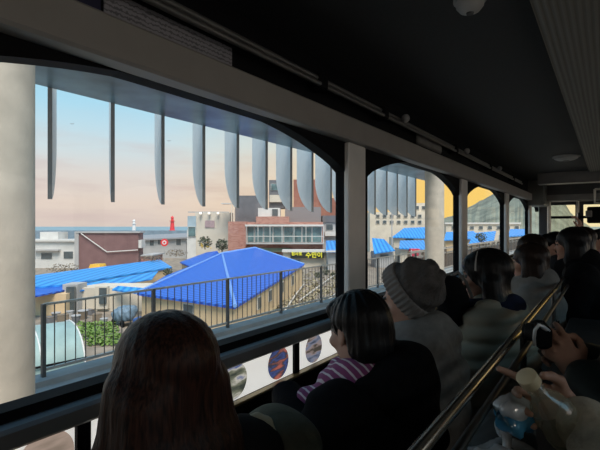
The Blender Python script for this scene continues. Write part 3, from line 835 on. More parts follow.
# scrap heap between the house and the patch: separate pieces
m_sc = [mat('scrap_grey', (.14,.14,.15), .7), mat('scrap_brown', (.18,.14,.10), .8), mat('scrap_pale', (.40,.40,.40), .6), mat('scrap_blue', (.10,.14,.22), .6)]
spots = [(50,318,'grey crate'),(56,315,'grey bucket'),(63,318,'brown crate'),(70,312,'pale bucket'),(76,318,'grey tub'),(83,314,'brown bucket'),(90,310,'grey crate'),(97,316,'brown box'),(66,308,'dark box'),(104,320,'pale basin')]
for i, (px, py, kind) in enumerate(spots):
    g = G(px, py+5, GH); r = .34+.06*(i % 3); hgt = .6+.12*(i % 3); kd = kind.split()[1]
    t = thing('garden_'+kd, '%s in the clutter beside the beige wall, %s piece from the left' % (kind, ords[sorted([q[0] for q in spots]).index(px)]), kd, g, 0, 'clutter along the garden wall')
    mm = m_sc[{'grey':0,'brown':1,'pale':2,'dark':0}[kind.split()[0]]]
    if kd in ('bucket','tub','basin'):
        MB().lathe(g, (0,0,1), [(0,r*.7),(.02,r*.75),(hgt,r),(hgt,r*.93),(.05,r*.7)], 16).build('shell', mm, t)
        MB().lathe(g+Vector((0,0,hgt-.05)), (0,0,1), [(0,r*1.06),(.06,r*1.06)], 16).build('rim', m_sc[2], t)
    else:
        MB().bev(g+Vector((0,0,hgt/2)), (r*2, r*1.6, hgt), .05, i*.6).build('shell', mm, t)
        MB().bev(g+Vector((0,0,hgt-.05)), (r*2.08, r*1.68, .08), .03, i*.6).build('rim', m_sc[1], t)
# covered cart
g = G(125, 325, GH)
t = thing('covered_cart', 'cart heaped under a blue-grey tarp at the edge of the garden', 'cart', g)
SD = SDF(); gl = lambda x, y, z: (x, y, z)
SD.ell((0,0,1.0), (1.0,.9,.75), .2).ell((.4,.3,1.3), (.6,.6,.5), .2).ell((-.4,-.2,.9),(.9,.7,.6), .2)
SD.mesh('tarp', .07, mat('blue_grey_tarp', (.13,.20,.27), .6, var=.3, vscale=3), t, disp=lambda X,Y,Z: .05*np.sin(9*X+4*Y)*np.sin(8*Z+5*Y))
MB().bev(g+Vector((0,0,.4)), (1.8,1.3,.12), .03).build('bed', m_sc[1], t)
for dx in (-.7,.7): MB().lathe(g+Vector((dx,-.75,.3)), (0,1,0), [(0,.3),(.1,.3)], 18).build('wheel', m_black, t)
p0 = G(142, 329, GH)
o = tag(MB().bev(p0+Vector((0,0,.5)), (1.3,1.0,1.0), .1, .5).build('water_tank', mat('tank_blue', (.03,.08,.25), .4)), 'dark blue plastic tank beside the tarp-covered cart', 'tank')
# greenhouse
a0 = G(85, 376, GH)
sd = G(60, 352, GH)-a0; wd = sd.length; sd.normalize()
ax = Vector((-sd.y, sd.x, 0)); LN = 9.0
if ax.dot(G(10, 376, GH)-a0) < 0: ax = -ax
t = thing('plastic_greenhouse', 'pale teal plastic greenhouse tunnel at the lower left beyond the railing', 'greenhouse', a0)
m_poly = mat('teal_polythene', (.27,.40,.39), .4, var=.18, vscale=.8)
hgt = 2.7
prof = []
for q in range(0, 17):
    th = PI*q/16; prof.append((wd/2*(1-math.cos(th)), hgt*math.sin(th)**.75))
mb = MB(); rings = []
c0 = a0
for f in (0, .25, .5, .75, 1): rings.append([c0+ax*(LN*f)+sd*x+Vector((0,0,z)) for x, z in prof])
mb.loft(rings, True).build('cover', m_poly, t, True)
for f in (0, .25, .5, .75, 1): MB().tube([c0+ax*(LN*f-.02)+sd*(x-.02 if x < wd/2 else x+.02)+Vector((0,0,z+.03)) for x, z in prof], .045, 6).build('hoop', mat('white_hoop', (.7,.72,.72), .5), t)
zz = 1.0; xn = .06*wd
MB().tube([c0+ax*LN+sd*(-.03)+Vector((0,0,zz-.1)), c0+ax*(LN*.5)+sd*(-.03)+Vector((0,0,zz)), c0+ax*-.06+sd*(-.02)+Vector((0,0,zz+.1)), c0+ax*-.08+sd*(wd*.5)+Vector((0,0,zz+.2)), c0+ax*-.06+sd*(wd*.98)+Vector((0,0,.1))], .07, 8).build('black_pipe', m_black, t)
# skip field: pale pipes and posts
for i, (x0,y0,x1,y1) in enumerate(((284,312,304,284),(300,300,346,268),(326,302,347,286))):
    p, q = G(x0,y0,GH+.3), G(x1,y1,GH+.3)
    o = tag(MB().tube([p, (p+q)/2+Vector((0,0,.15)), q], .09, 8).build('irrigation_pipe', mat('pale_pipe', (.55,.52,.47), .6)), 'long pale pipe lying across the dry field, %s' % ('closest to the hip-roofed house', 'running up toward the blue sheet roof', 'at the right edge of the first window')[i], 'pipe', 'pipes on the dry field')
for i, px in enumerate((318, 326, 334, 342)):
    g = G(px, 276+2*(i % 2), GH); w_ = random.Random(i)
    bush(px, 278-(i % 2)*3, GH*-F/(52-(i % 2)*3)*1.0, 9, 6, 'dark low hedge plant at the far end of the dry field, %s from the left' % ords[i], m_bush)
mb = MB(); rnd = random.Random(9)
for _ in range(1100):
    px = rnd.uniform(256, 350); py = rnd.uniform(272, 322)
    if px < 300 and py < 318-(px-256)*.75: continue
    clump(mb, G(px, py, GH+.12), (.3,.3,.12), 3, .22, rnd)
o = tag(mb.build('dry_grass', mat('dry_grass', (.30,.26,.16), .9, var=.45, vscale=1.5)), 'dry yellowish grass covering the field right of the hip-roofed house', 'grass'); o['kind'] = 'stuff'

# ---------------------------------------------------------------- seen through the second and later windows
Z = 150
t = bthing('cream_terrace', 'long cream building with rows of windows seen through the second window', 400, Z)
vbox('wall', m_cream, t, 370, 426, 212, gy(Z), Z, 16)
vbox('upper_storey', m_cream, t, 398, 432, 203, 213, Z+3, 12)
for y in (214.5, 220.5):
    for x in range(376, 424, 7): win(t, x, x+3.6, y, y+3, Z-.2, None, .2)
for x in (401,408,415,422): win(t, x, x+4, 206, 209.5, Z+2.8, None, .2)
Z = 112
def blue_shed(name, label, e0, e1, r0, r1, Z, ybot, wallm, m=m_blue2):
    p0, p1 = W(*e0, Z), W(*e1, Z); q0, q1 = W(*r0, Z+8), W(*r1, Z+8)
    q0.z = W(r0[0], r0[1], Z+8).z
    t = thing(name, label, 'house', (p0.x, p0.y, E+GH))
    MB().poly([p0, p1, q1, q0], .25).build('roof', m, t)
    vbox('wall', wallm, t, e0[0]+1.5, e1[0]-1, max(e0[1], e1[1])-.5, gy(Z+1), Z+1, 6)
    vbox('window', m_win, t, (e0[0]+e1[0])/2-4, (e0[0]+e1[0])/2+4, e0[1]+1.5, e0[1]+4, Z+.8, .4)
    return t
blue_shed('blue_shed', 'blue-roofed shed in the middle of the second window, upper one', (392,237), (427,238), (404,228), (427,227), 118, 245, m_cream)
blue_shed('blue_shed', 'blue-roofed shed below the upper one in the second window', (399,248), (426,249), (400,240.5), (424,240), 100, 256, m_cream)
blue_shed('blue_shed', 'pale blue roof sloping at the left edge of the second window', (374,253), (395,250), (372,238), (384,239), 92, 262, m_greyw)
blue_shed('blue_shed', 'pale blue roof to the right of the concrete column', (444,240), (478,238), (446,232), (474,231), 120, 246, m_beige)
blue_shed('blue_shed', 'pale blue roof with beige wall seen in the third window', (468,245), (494,240), (474,233), (496,231), 100, 246, m_beige)
blue_shed('blue_shed', 'white-walled blue shed seen in the fourth window', (508,236), (526,235), (510,229), (525,229), 110, 246, m_white)
Z = 140
t = bthing('beige_hall', 'wide beige hall at the foot of the hill', 480, Z)
vbox('wall', m_cream, t, 446, 520, 224, gy(Z), Z, 12); vbox('roof_slab', m_frame, t, 445, 521, 222.5, 224.2, Z-.5, 13)
for x in range(452, 516, 9): win(t, x, x+4, 226, 229, Z-.2, None, .2)
bush(481, 243, 80, 12, 10, 'dark round bush seen through the third window', m_bush)
# parked red scooter-like object behind railing in second window
g = G(416, 262, -7.5)
t = thing('red_canopy', 'small red awning stall behind the railing in the second window', 'stall', (g.x, g.y, E+GH))
b = vbox('awning', mat('awning_red', (.6,.04,.08), .6, var=.3, vscale=3), t, 411, 420, 249, 256, 80, 1.5)
vbox('counter', mat('dull_red', (.3,.1,.1), .8), t, 409, 421, 256, gy(80), 80.3, 1.2)
for x in (411.5, 419.5): vbox('post', m_frame, t, x-.3, x+.3, 250, gy(80), 79.8, .2)
# brown timber fence of the neighbouring track
t = thing('timber_fence', 'brown slatted fence with pale top boards beyond the third window', 'fence', (-8.2, 40, E-3))
for zz in (E-1.35, E-1.65): MB().span((-8.25, 21, zz-.05), (-8.15, 60, zz+.05)).build('top_board', m_railtop, t)
m_fb = mat('fence_brown', (.16,.115,.085), .8)
MB().span((-8.3, 21, E-3.4), (-8.2, 60, E-1.75)).build('slat_panel', wave_mat('fence_slats', (.07,.05,.04), (.20,.15,.11), 1.1, 'Y', .8), t)
f0 = None
for i in range(20):
    s = 21+2*i
    if f0 is None: f0 = MB().span((-8.28, s-.05, E+GH), (-8.14, s+.05, E-1.3)).build('post', m_fb, t)
    else: c = lcopy(f0); c.location = (0, 2*i, 0)
# utility pole and birds
t = thing('utility_pole', 'thin grey utility pole left of the concrete column', 'pole', W(392, gy(95), 95))
b = W(392, gy(95), 95); tp = W(392, 200, 95)
MB().tube([b, tp], [.16,.11], 8).build('shaft', m_greyw, t)
MB().tube([tp+Vector((-.9,-.3,-.5)), tp+Vector((.9,.3,-.5))], .06, 6).build('crossarm', m_greyw, t)
for i, (px, py) in enumerate(((72,124),(169,141))):
    p = W(px, py, 60); rt = Vector((CA, SA, 0))
    mb = MB(); mb.add([p-rt*.32+Vector((0,0,.03)), p-rt*.16+Vector((0,0,.09)), p, p-rt*.15+Vector((0,.1,.02)), p+rt*.32+Vector((0,0,.03)), p+rt*.16+Vector((0,0,.09)), p+rt*.15+Vector((0,.1,.02))], [(0,1,2,3),(4,6,2,5)])
    mb.ball(p, (.1,.06,.05), 8)
    tag(mb.build('seagull', m_greyw), ('gull gliding in the sky left of the second hanging fin','gull gliding in the sky right of the third hanging fin')[i], 'bird')

FILL_ENERGY = 4.2
# ================================================================== PEOPLE
m_skin = mat('skin', (.38,.21,.15), .55, var=.06, vscale=20)
m_lip = mat('lips', (.32,.12,.10), .5)
m_eye = mat('eye_dark', (.015,.012,.01), .3)
def hair_mat(name, c1, c2, rough=.38):
    m = mat(name, c1, rough, var=0, spec=.13); nt = m.node_tree; b = nt.nodes['Principled BSDF']
    tc = nt.nodes.new('ShaderNodeTexCoord'); mp = nt.nodes.new('ShaderNodeMapping'); mp.inputs['Scale'].default_value = (1, 1, .03)
    n = nt.nodes.new('ShaderNodeTexNoise'); n.inputs['Scale'].default_value = 230; n.inputs['Detail'].default_value = 3
    nt.links.new(tc.outputs['Object'], mp.inputs['Vector']); nt.links.new(mp.outputs['Vector'], n.inputs['Vector'])
    r = nt.nodes.new('ShaderNodeValToRGB'); r.color_ramp.elements[0].position = .35; r.color_ramp.elements[1].position = .68
    r.color_ramp.elements[0].color = c1+(1,); r.color_ramp.elements[1].color = c2+(1,)
    nt.links.new(n.outputs['Fac'], r.inputs['Fac']); nt.links.new(r.outputs['Color'], b.inputs['Base Color'])
    bp = nt.nodes.new('ShaderNodeBump'); bp.inputs['Strength'].default_value = .35; bp.inputs['Distance'].default_value = .004
    nt.links.new(n.outputs['Fac'], bp.inputs['Height']); nt.links.new(bp.outputs['Normal'], b.inputs['Normal'])
    return m
m_hblack = hair_mat('black_hair', (.003,.003,.004), (.009,.008,.008))
m_hbrown = hair_mat('brown_hair', (.007,.0035,.003), (.045,.018,.011), .42)
m_hdark = hair_mat('dark_brown_hair', (.008,.005,.004), (.022,.013,.01))

def rotX(a):
    c, s = math.cos(a), math.sin(a); return np.array([[1,0,0],[0,c,-s],[0,s,c]], dtype=np.float32)
def rotZ(a):
    c, s = math.cos(a), math.sin(a); return np.array([[c,-s,0],[s,c,0],[0,0,1]], dtype=np.float32)
def fingers(S, wrist, fwd, nrm, thumb, curl=.5, spread=.06, scale=1.0, ext=None):
    """palm + five fingers: fwd towards the fingertips, nrm out of the palm, thumb towards the thumb side"""
    wrist = Vector(wrist); f = Vector(fwd).normalized(); t = Vector(thumb); t = (t-f*t.dot(f)).normalized(); n = f.cross(t)
    if n.dot(Vector(nrm)) < 0: n = -n
    k = scale
    for i in range(4):
        off = (.030-.0205*i)*k
        kn = wrist+f*(.088-.004*abs(i-1))*k+t*off
        S.cap(wrist+f*.012*k+t*off*.55, kn, .0155*k, .0115*k, .016)
        L = [(.043,.026,.021),(.047,.030,.022),(.043,.028,.021),(.034,.021,.019)][i]
        c = curl if not isinstance(curl, (list, tuple)) else curl[i]
        p = kn; ang = c*.7; sp = (1.5-i)*spread
        for j, l in enumerate(L):
            d = (f*math.cos(ang)+n*math.sin(ang)+t*sp).normalized(); q = p+d*l*k
            S.cap(p, q, (.0098-.0009*j)*k, (.0090-.0010*j)*k, .004); p = q; ang += c*(1.0 if j == 0 else .7)
    b = wrist+f*.022*k+t*.026*k
    m1 = b+(f*.62+t*.70+n*.35).normalized()*.042*k; m2 = m1+(f*.85+t*.25+n*.45).normalized()*.033*k; m3 = m2+(f*.9-t*.05+n*.45).normalized()*.026*k
    S.cap(b, m1, .0165*k, .0125*k, .014); S.cap(m1, m2, .0115*k, .0102*k, .004); S.cap(m2, m3, .0102*k, .0085*k, .004)

class Person:
    def __init__(s, name_label, L, y, seat=.45, pitch=0.0, turn=0.0, lean=0.0, arms=None, h=.009, hands=None, group=None, headfwd=.05, tall=0.0, thigh=.42):
        s.root = thing('person', name_label, 'person', (-L, y, 0), PI/2)
        s.L, s.y = L, y
        sz = seat-.45
        P = s.J = {}
        v = lambda x, yy, z: Vector((x, yy, z+sz))
        P['pel'] = v(0,0,.55); P['ab'] = v(0,.01+lean*.3,.70); P['ch'] = v(0,.02+lean*.7,.87+tall); P['nk'] = v(0,.015+lean,.99+tall)
        P['hd'] = v(0, headfwd+lean*1.15, 1.155+tall)
        for sg, q in ((-1,'l'),(1,'r')):
            P['sh'+q] = v(.165*sg, .01+lean*.95, .945+tall); P['hip'+q] = v(.09*sg, .02, .54); P['kn'+q] = v(.11*sg, thigh, .53); P['an'+q] = v(.11*sg, thigh-.12, .09)
            P['an'+q].z = (.15 if seat > .5 else 0)+.09
            P['el'+q] = v(.215*sg, .10+lean*.6, .70); P['wr'+q] = v(.10*sg, .30, .62)
        if arms: P.update({k: s.loc(p) if isinstance(p, Vector) and k[0] != '_' else p for k, p in arms.items()})
        s.R = rotZ(turn) @ rotX(-pitch)
        s.h = h; s.hands = hands or {}
        s.make_body()
    def loc(s, p):                      # world point -> this person's own frame
        return Vector((p.y-s.y, -(p.x+s.L), p.z))
    def H(s, x, y, z):                  # head frame -> person's frame
        q = s.R @ np.array([x, y, z], dtype=np.float32); return Vector((float(q[0]), float(q[1]), float(q[2])))+s.J['hd']
    def make_body(s):
        S = SDF(); J = s.J
        S.cap(J['pel'], J['ab'], .135, .125, .06).cap(J['ab'], J['ch'], .125, .13, .06)
        for q in 'lr':
            S.cap(J['ch'], J['sh'+q], .10, .062, .06)
            S.chain([J['sh'+q], J['el'+q], J['wr'+q]], [.052, .040, .026], .025)
            S.chain([J['hip'+q], J['kn'+q], J['an'+q]], [.082, .058, .040], .03)
            an = J['an'+q]; S.cap(an+Vector((0,-.02,-.05)), an+Vector((0,.13,-.065)), .034, .026, .03)
        S.cap(J['nk'], s.H(0,-.02,-.06), .054, .05, .03)
        R = s.R; e = lambda c, r, k=.02, sub=False, RR=None: S.ell(s.H(*c), r, k, sub, R if RR is None else R@RR)
        e((0,-.012,.035), (.074,.093,.084)); e((0,.028,-.045), (.056,.062,.068), .035)
        S.cap(s.H(0,.086,.015), s.H(0,.105,-.026), .007, .012, .012)
        e((0,.085,.032), (.045,.014,.010), .015); e((0,.078,-.095), (.022,.02,.018), .02)
        for sg in (-1, 1):
            e((.031*sg,.098,.012), (.017,.014,.010), .012, True); e((.031*sg,.082,.010), (.013,.011,.010), .004)
            e((.04*sg,.066,-.022), (.024,.022,.02), .02)
            e((.074*sg,-.008,-.006), (.010,.020,.032), .006, False, rotX(.25)); e((.082*sg,-.002,-.006), (.006,.010,.018), .005, True)
        e((0,.088,-.054), (.022,.010,.006), .006); e((0,.086,-.064), (.019,.010,.006), .006)
        for q, hd in s.hands.items():
            fingers(S, J['wr'+q], **hd)
        for q in 'lr':
            if q not in s.hands:
                f = (J['wr'+q]-J['el'+q]).normalized(); th = Vector((-1 if q == 'r' else 1, .3, .3)); fingers(S, J['wr'+q], f, (0,0,-1), th, .55)
        Ri = s.R.T; hd = np.array(J['hd'])
        def mf(c):
            l = (c-hd) @ s.R          # rows times R = R^T applied
            m = np.zeros(len(c), np.int32)
            m[(np.abs(l[:,0]) < .024) & (l[:,1] > .075) & (np.abs(l[:,2]+.059) < .009)] = 1
            ey = (np.abs(np.abs(l[:,0])-.031) < .012) & (l[:,1] > .075)
            m[ey & (np.abs(l[:,2]-.011) < .006)] = 2
            m[(np.abs(np.abs(l[:,0])-.034) < .018) & (l[:,1] > .07) & (np.abs(l[:,2]-.034) < .005)] = 2
            return m
        s.body = S.mesh('body', s.h, None, s.root, mats=[m_skin, m_lip, m_eye], matfn=mf)
    def coat(s, m, g=.026, folds=.006, name='coat', h=.011, puff=0.0, hood=False, sleeve=.9, hem=True):
        S = SDF(); J = s.J
        S.cap(J['pel'], J['ab'], .15+g, .135+g, .06).cap(J['ab'], J['ch'], .135+g, .135+g, .06)
        for q in 'lr':
            S.cap(J['ch'], J['sh'+q], .105+g, .064+g, .05)
            w = J['el'+q].lerp(J['wr'+q], sleeve)
            S.chain([J['sh'+q], J['el'+q], w], [.056+g, .046+g, .034+g*.8], .03)
            if hem: S.cap(J['hip'+q], J['hip'+q].lerp(J['kn'+q], .55), .09+g*.6, .075+g*.6, .05)
        S.cap(J['nk']+Vector((0,-.01,-.03)), J['nk']+Vector((0,0,.015)), .075+g*.5, .068+g*.5, .03)
        if hood:
            nk = J['nk']
            
            for q in range(10):
                f = lambda a: nk+Vector((.080*math.sin(a), .02+.085*math.cos(a), .045-.035*math.cos(a)))
                S.cap(f(2*PI*q/10), f(2*PI*(q+1)/10), .052, .052, .03)
            S.cap(nk+Vector((-.08,-.075,.03)), nk+Vector((.08,-.075,.03)), .060, .060, .03).cap(nk+Vector((-.06,-.11,-.08)), nk+Vector((.06,-.11,-.08)), .05, .05, .04)
        if puff:
            def dp(X, Y, Z): return -puff*np.abs(np.sin(Z*42+1.5*X+3*Y))+.002*np.sin(40*X+30*Y)
        else:
            def dp(X, Y, Z): return folds*(np.sin(34*Z+18*X+9*Y)*np.sin(21*Y-11*X+4)*.6+.4*np.sin(55*Z-26*Y+30*X))
        return S.mesh(name, h, m, s.root, disp=dp)
    def trousers(s, m):
        S = SDF(); J = s.J
        for q in 'lr':
            S.chain([J['hip'+q], J['kn'+q], J['an'+q]+Vector((0,0,.03))], [.105, .076, .056], .03)
        S.cap(J['pel'], J['pel']+Vector((0,0,.03)), .155, .15, .05)
        o = S.mesh('trousers', .013, m, s.root, disp=lambda X,Y,Z: .003*np.sin(40*Y+30*Z)); 
        B = SDF()
        for q in 'lr':
            an = J['an'+q]; B = SDF(); B.cap(an+Vector((0,-.025,-.03)), an+Vector((0,.14,-.05)), .045, .036, .03); B.cap(an, an+Vector((0,-.02,-.035)), .046, .05, .03)
            zf = an.z-.09
            B.mesh('shoe', .010, mat('shoe_black', (.015,.015,.015), .5), s.root, clip=lambda X,Y,Z: zf-Z+.003+0*X+0*Y)
        return o
    def short_hair(s, m, vol=1.0, name='hair', bun=False, bangs=True, fluff=.004, nape=True):
        S = SDF(); R = s.R
        S.ell(s.H(0,-.022,.042), (.087*vol,.100*vol,.088*vol), .02, False, R)
        if nape: S.ell(s.H(0,-.055,-.03), (.080*vol,.062*vol,.085*vol), .03, False, R)
        if bun: S.ell(s.H(0,-.115,.01), (.04,.035,.045), .02, False, R)
        if bangs: S.ell(s.H(0,.055,.075), (.066,.040,.036), .02, False, R)
        # keep the face and the ears free
        S.ell(s.H(0,.115,-.035), (.075,.085,.085), .015, True, R)
        for sg in (-1, 1): S.ell(s.H(.086*sg,.008,-.012), (.020,.030,.040), .01, True, R)
        hd = np.array(s.J['hd'])
        def dp(X, Y, Z):
            a = np.arctan2(X-hd[0], -(Y-hd[1])+.02)
            return fluff*(np.sin(a*17+Z*12)*.35+np.sin(a*43+6*Z)*.25)+.0015*np.sin(50*Z+30*X+20*Y)
        return S.mesh(name, .0055, m, s.root, disp=dp)
    def long_hair(s, m, length=.55, name='hair', vol=1.0, bangs=False, locks=True):
        S = SDF(); R = s.R; J = s.J
        S.ell(s.H(0,-.018,.040), (.092*vol,.106*vol,.092*vol), .02, False, R)
        zt = J['hd'].z
        rows = [(-.02,.088,-.055), (-.12,.098,-.075), (-.22,.108,-.115), (-.36,.115,-.145), (-length,.105,-.155)]
        for (za, xa, ya), (zb, xb, yb) in zip(rows, rows[1:]):
            for f in (-.8,-.4,0,.4,.8):
                c = 1-.35*f*f
                S.cap((J['hd'].x+f*xa*vol, J['hd'].y+ya*c+.0, zt+za), (J['hd'].x+f*xb*vol, J['hd'].y+yb*c, zt+zb), .046, .044, .03)
        for sg in ((-1, 1) if locks else ()):       # locks in front of the shoulders
            S.chain([s.H(.075*sg,.0,.0), J['hd']+Vector((.092*sg,.005,-.12)), J['hd']+Vector((.10*sg,.03,-.25))], [.034,.034,.024], .03)
        if bangs: S.ell(s.H(0,.058,.068), (.070,.038,.036), .02, False, R)
        S.ell(s.H(0,.125,-.045), (.062,.085,.095) if locks else (.125,.090,.100), .015, True, R)
        hd = np.array(J['hd'])
        def dp(X, Y, Z):
            a = np.arctan2(X-hd[0], -(Y-hd[1])+.03)
            return .0007*np.sin(a*29+2*np.sin(Z*5))+.0008*np.sin(a*67+3*Z)+.003*np.exp(-((X-hd[0])/.006)**2)*(Z > hd[2]+.06)
        o = S.mesh(name, .0055, m, s.root, disp=dp)
        return o

m_coatblack = mat('black_wool', (.005,.005,.006), .95, var=.3, vscale=40, bump=.2, bscale=90, spec=.06)
m_coatgrey = mat('grey_jersey', (.20,.195,.185), .95, spec=.05, var=.15, vscale=40, bump=.2, bscale=90)
m_coatbeige = mat('beige_puffer', (.26,.235,.18), .6, spec=.15, var=.1, vscale=10)
m_navy = mat('navy_knit', (.014,.018,.04), .9, spec=.06, var=.2, vscale=30)
m_trous = mat('dark_denim', (.01,.011,.015), .9, spec=.08)
m_green_coat = mat('dark_green_nylon', (.008,.018,.016), .5, var=.3, vscale=20)

# 1 long-haired passenger nearest the camera
p1 = Person('person from behind with long straight reddish-brown hair, nearest the camera', .612, .492, pitch=.05, tall=-.014, thigh=.36, arms={'elr': T(.70, .645, .72), 'wrr': T(.86, .60, .62)})
p1.coat(mat('charcoal_coat', (.010,.009,.009), .9, spec=.06), .022); p1.trousers(m_trous); p1.long_hair(m_hbrown, .60, vol=.94)

# 2 person in a black coat with the striped scarf
p2 = Person('person in a black coat and purple striped scarf looking out of the window', 0.605, 1.225, pitch=.22, turn=-.35, headfwd=.045, tall=-.072, thigh=.35,
            arms={'ell': T(.70, .98, E-.64), 'wrl': T(.86, 1.15, E-.62)})
p2.coat(m_coatblack, .038, .009, sleeve=1.35); p2.trousers(m_trous); p2.short_hair(m_hblack, 1.02, fluff=.006)
S = SDF(); nk = p2.J['nk']
S.chain([nk+Vector((-.09,-.06,.01)), nk+Vector((-.03,-.125,.04)), nk+Vector((.07,-.11,.05)), nk+Vector((.13,-.02,.035)), nk+Vector((.20,.0,-.01))], [.06,.075,.08,.075,.07], .05)
S.chain([nk+Vector((.0,-.14,.0)), nk+Vector((.04,-.15,-.12))], [.08,.09], .05)
S.mesh('hood', .010, m_coatblack, p2.root, disp=lambda X,Y,Z: .006*np.sin(40*Z+25*X)*np.sin(30*Y-20*X))
S = SDF()
for i in range(14):
    a0, a1 = 2*PI*i/14, 2*PI*(i+1)/14
    f = lambda a: nk+Vector((.078*math.sin(a), .02+.080*math.cos(a), .042-.03*math.cos(a)+.006*math.sin(3*a)))
    S.cap(f(a0), f(a1), .044, .044, .02)
S.chain([nk+Vector((-.10,-.02,.01)), nk+Vector((-.125,.02,-.06)), nk+Vector((-.10,.16,-.13)), nk+Vector((-.07,.20,-.26))], [.05,.055,.045,.04], .03)
S.chain([nk+Vector((-.06,.05,.0)), nk+Vector((-.05,.17,-.08)), nk+Vector((-.02,.20,-.2))], [.05,.05,.04], .03)
m_scarf = wave_mat('striped_scarf', (.20,.035,.12), (.62,.52,.55), 15, 'X', .9, dist=1.2, dscale=2.0, lo=.76, hi=.88, rot=(.3,.5,.6))
S.mesh('scarf', .008, m_scarf, p2.root, disp=lambda X,Y,Z: .004*np.sin(60*Z+50*X-30*Y))

# 3 person with the grey slouch beanie
p3 = Person('person in a grey slouchy knit beanie and grey hooded jacket', .56, 1.565, pitch=.30, headfwd=.05, tall=-.02, thigh=.38)
p3.coat(m_coatgrey, .036, .006, hood=True); p3.trousers(m_trous); p3.short_hair(m_hblack, .93, bangs=False, nape=False)
axb = np.array([0,-.62,.78]); 
RB = p3.R @ rotX(-(math.atan2(axb[1], axb[2])))
RB = p3.R @ rotX(1.20)
cb = p3.H(0,-.005,.035)
S = SDF()
ctr = np.array(cb); zax = RB[:,2]; xax = RB[:,0]; yax = RB[:,1]
S.ell(ctr+zax*.03, (.096,.108,.090), .02, False, RB).ell(ctr+zax*.085-yax*.0, (.080,.085,.066), .03, False, RB)
def loc_b(X, Y, Z):
    x, y, z = X-ctr[0], Y-ctr[1], Z-ctr[2]
    return (xax[0]*x+xax[1]*y+xax[2]*z, yax[0]*x+yax[1]*y+yax[2]*z, zax[0]*x+zax[1]*y+zax[2]*z)
def dp(X, Y, Z):
    x, y, z = loc_b(X, Y, Z); a = np.arctan2(y, x)
    return .0022*np.sin(a*34)+.007*np.sin(z*75+2*np.sin(a*2+1))*np.clip((z-.03)/.03, 0, 1)
m_bean = mat('grey_knit', (.085,.082,.08), .95, spec=.05, var=.25, vscale=30, bump=.5, bscale=140)
bean = S.mesh('beanie', .005, m_bean, p3.root, disp=dp, clip=lambda X,Y,Z: .012-loc_b(X,Y,Z)[2])
S = SDF(); S.ell(ctr+zax*.006, (.107,.120,.12), .01, False, RB)
def dp2(X, Y, Z):
    x, y, z = loc_b(X, Y, Z); a = np.arctan2(y, x); return .0045*np.sin(a*34)
band = S.mesh('ribbed_band', .0045, mat('grey_rib', (.19,.185,.18), .95, spec=.05, var=.15, vscale=40), p3.root, disp=dp2,
              clip=lambda X,Y,Z: np.maximum(-.030-loc_b(X,Y,Z)[2], loc_b(X,Y,Z)[2]-.030))
band.parent = bean

# 4 person with headband and beige puffer
p4 = Person('person with long black hair and a thin headband in a beige quilted jacket', .43, 2.25, pitch=.12, headfwd=.06, tall=.015, thigh=.40)
p4.coat(m_coatbeige, .040, puff=.02); p4.trousers(m_trous); p4.long_hair(m_hblack, .46, vol=1.12, bangs=True, locks=False)
hb = []
for q in range(13):
    a = -PI*.5+PI*q/12
    hb.append(p4.H(.099*math.sin(a), .018-.01*math.cos(a), .040+.097*math.cos(a)))
def pmesh(mb, name, m, person, smooth=True):
    o = mb.build(name, m, None, smooth, origin=(0,0,0)); o.parent = person.root; return o
pmesh(MB().tube(hb, .004, 8), 'headband', mat('pale_headband', (.35,.34,.32), .4), p4)
S = SDF(); nk = p4.J['nk']
for i in range(12):
    a0, a1 = 2*PI*i/12, 2*PI*(i+1)/12
    f = lambda a: nk+Vector((.095*math.sin(a), .02+.10*math.cos(a), .02-.02*math.cos(a)))
    S.cap(f(a0), f(a1), .048, .048, .02)
S.chain([nk+Vector((-.09,.04,0)), nk+Vector((-.12,.12,-.08)), nk+Vector((-.08,.18,-.16))], [.05,.06,.05], .03)
S.mesh('hood', .009, m_navy, p4.root, disp=lambda X,Y,Z: .004*np.sin(50*Z+40*X-20*Y))

# further passengers of the front row
def plain(label, L, y, coat_m, hairm, longh=False, pitch=.1, tall=0.0, hood=False, seat=.45, lean=0.0, vol=1.0, thigh=.42, g=.034):
    p = Person(label, L, y, pitch=pitch, tall=tall, h=.012, seat=seat, lean=lean, thigh=thigh)
    p.coat(coat_m, g, .006, h=.014, hood=hood); p.trousers(m_trous)
    (p.long_hair(hairm, .28, vol=vol) if longh else p.short_hair(hairm, vol, bangs=True)); return p
m_coatpale = mat('pale_grey_fleece', (.17,.165,.155), .95, spec=.05, var=.12, vscale=30)
plain('person with dark hair in a pale grey jacket, just beyond the headband wearer', .36, 3.1, m_coatpale, m_hdark, True, tall=.03, hood=True)
plain('person in black with dark brown hair, further along the front row', .44, 3.75, m_coatblack, m_hdark, True, tall=.075)
plain('person in a dark grey coat with black hair, sixth along the front row', .36, 4.6, mat('dark_grey_coat', (.03,.03,.033), .9, spec=.08), m_hblack, tall=.085)
plain('person in a black coat near the front of the car, seventh along the row', .36, 6.3, m_coatblack, m_hblack, tall=.07)
plain('dark-haired person leaning forward at the right edge of the view', .0, 3.6, m_coatblack, m_hblack, True, seat=.60, lean=.14, tall=-.02, thigh=.3, hood=True)
plain('person in a dark coat leaning forward at the right, further toward the front', -.02, 4.45, m_coatblack, m_hdark, True, seat=.60, lean=.14, tall=-.02, thigh=.3)

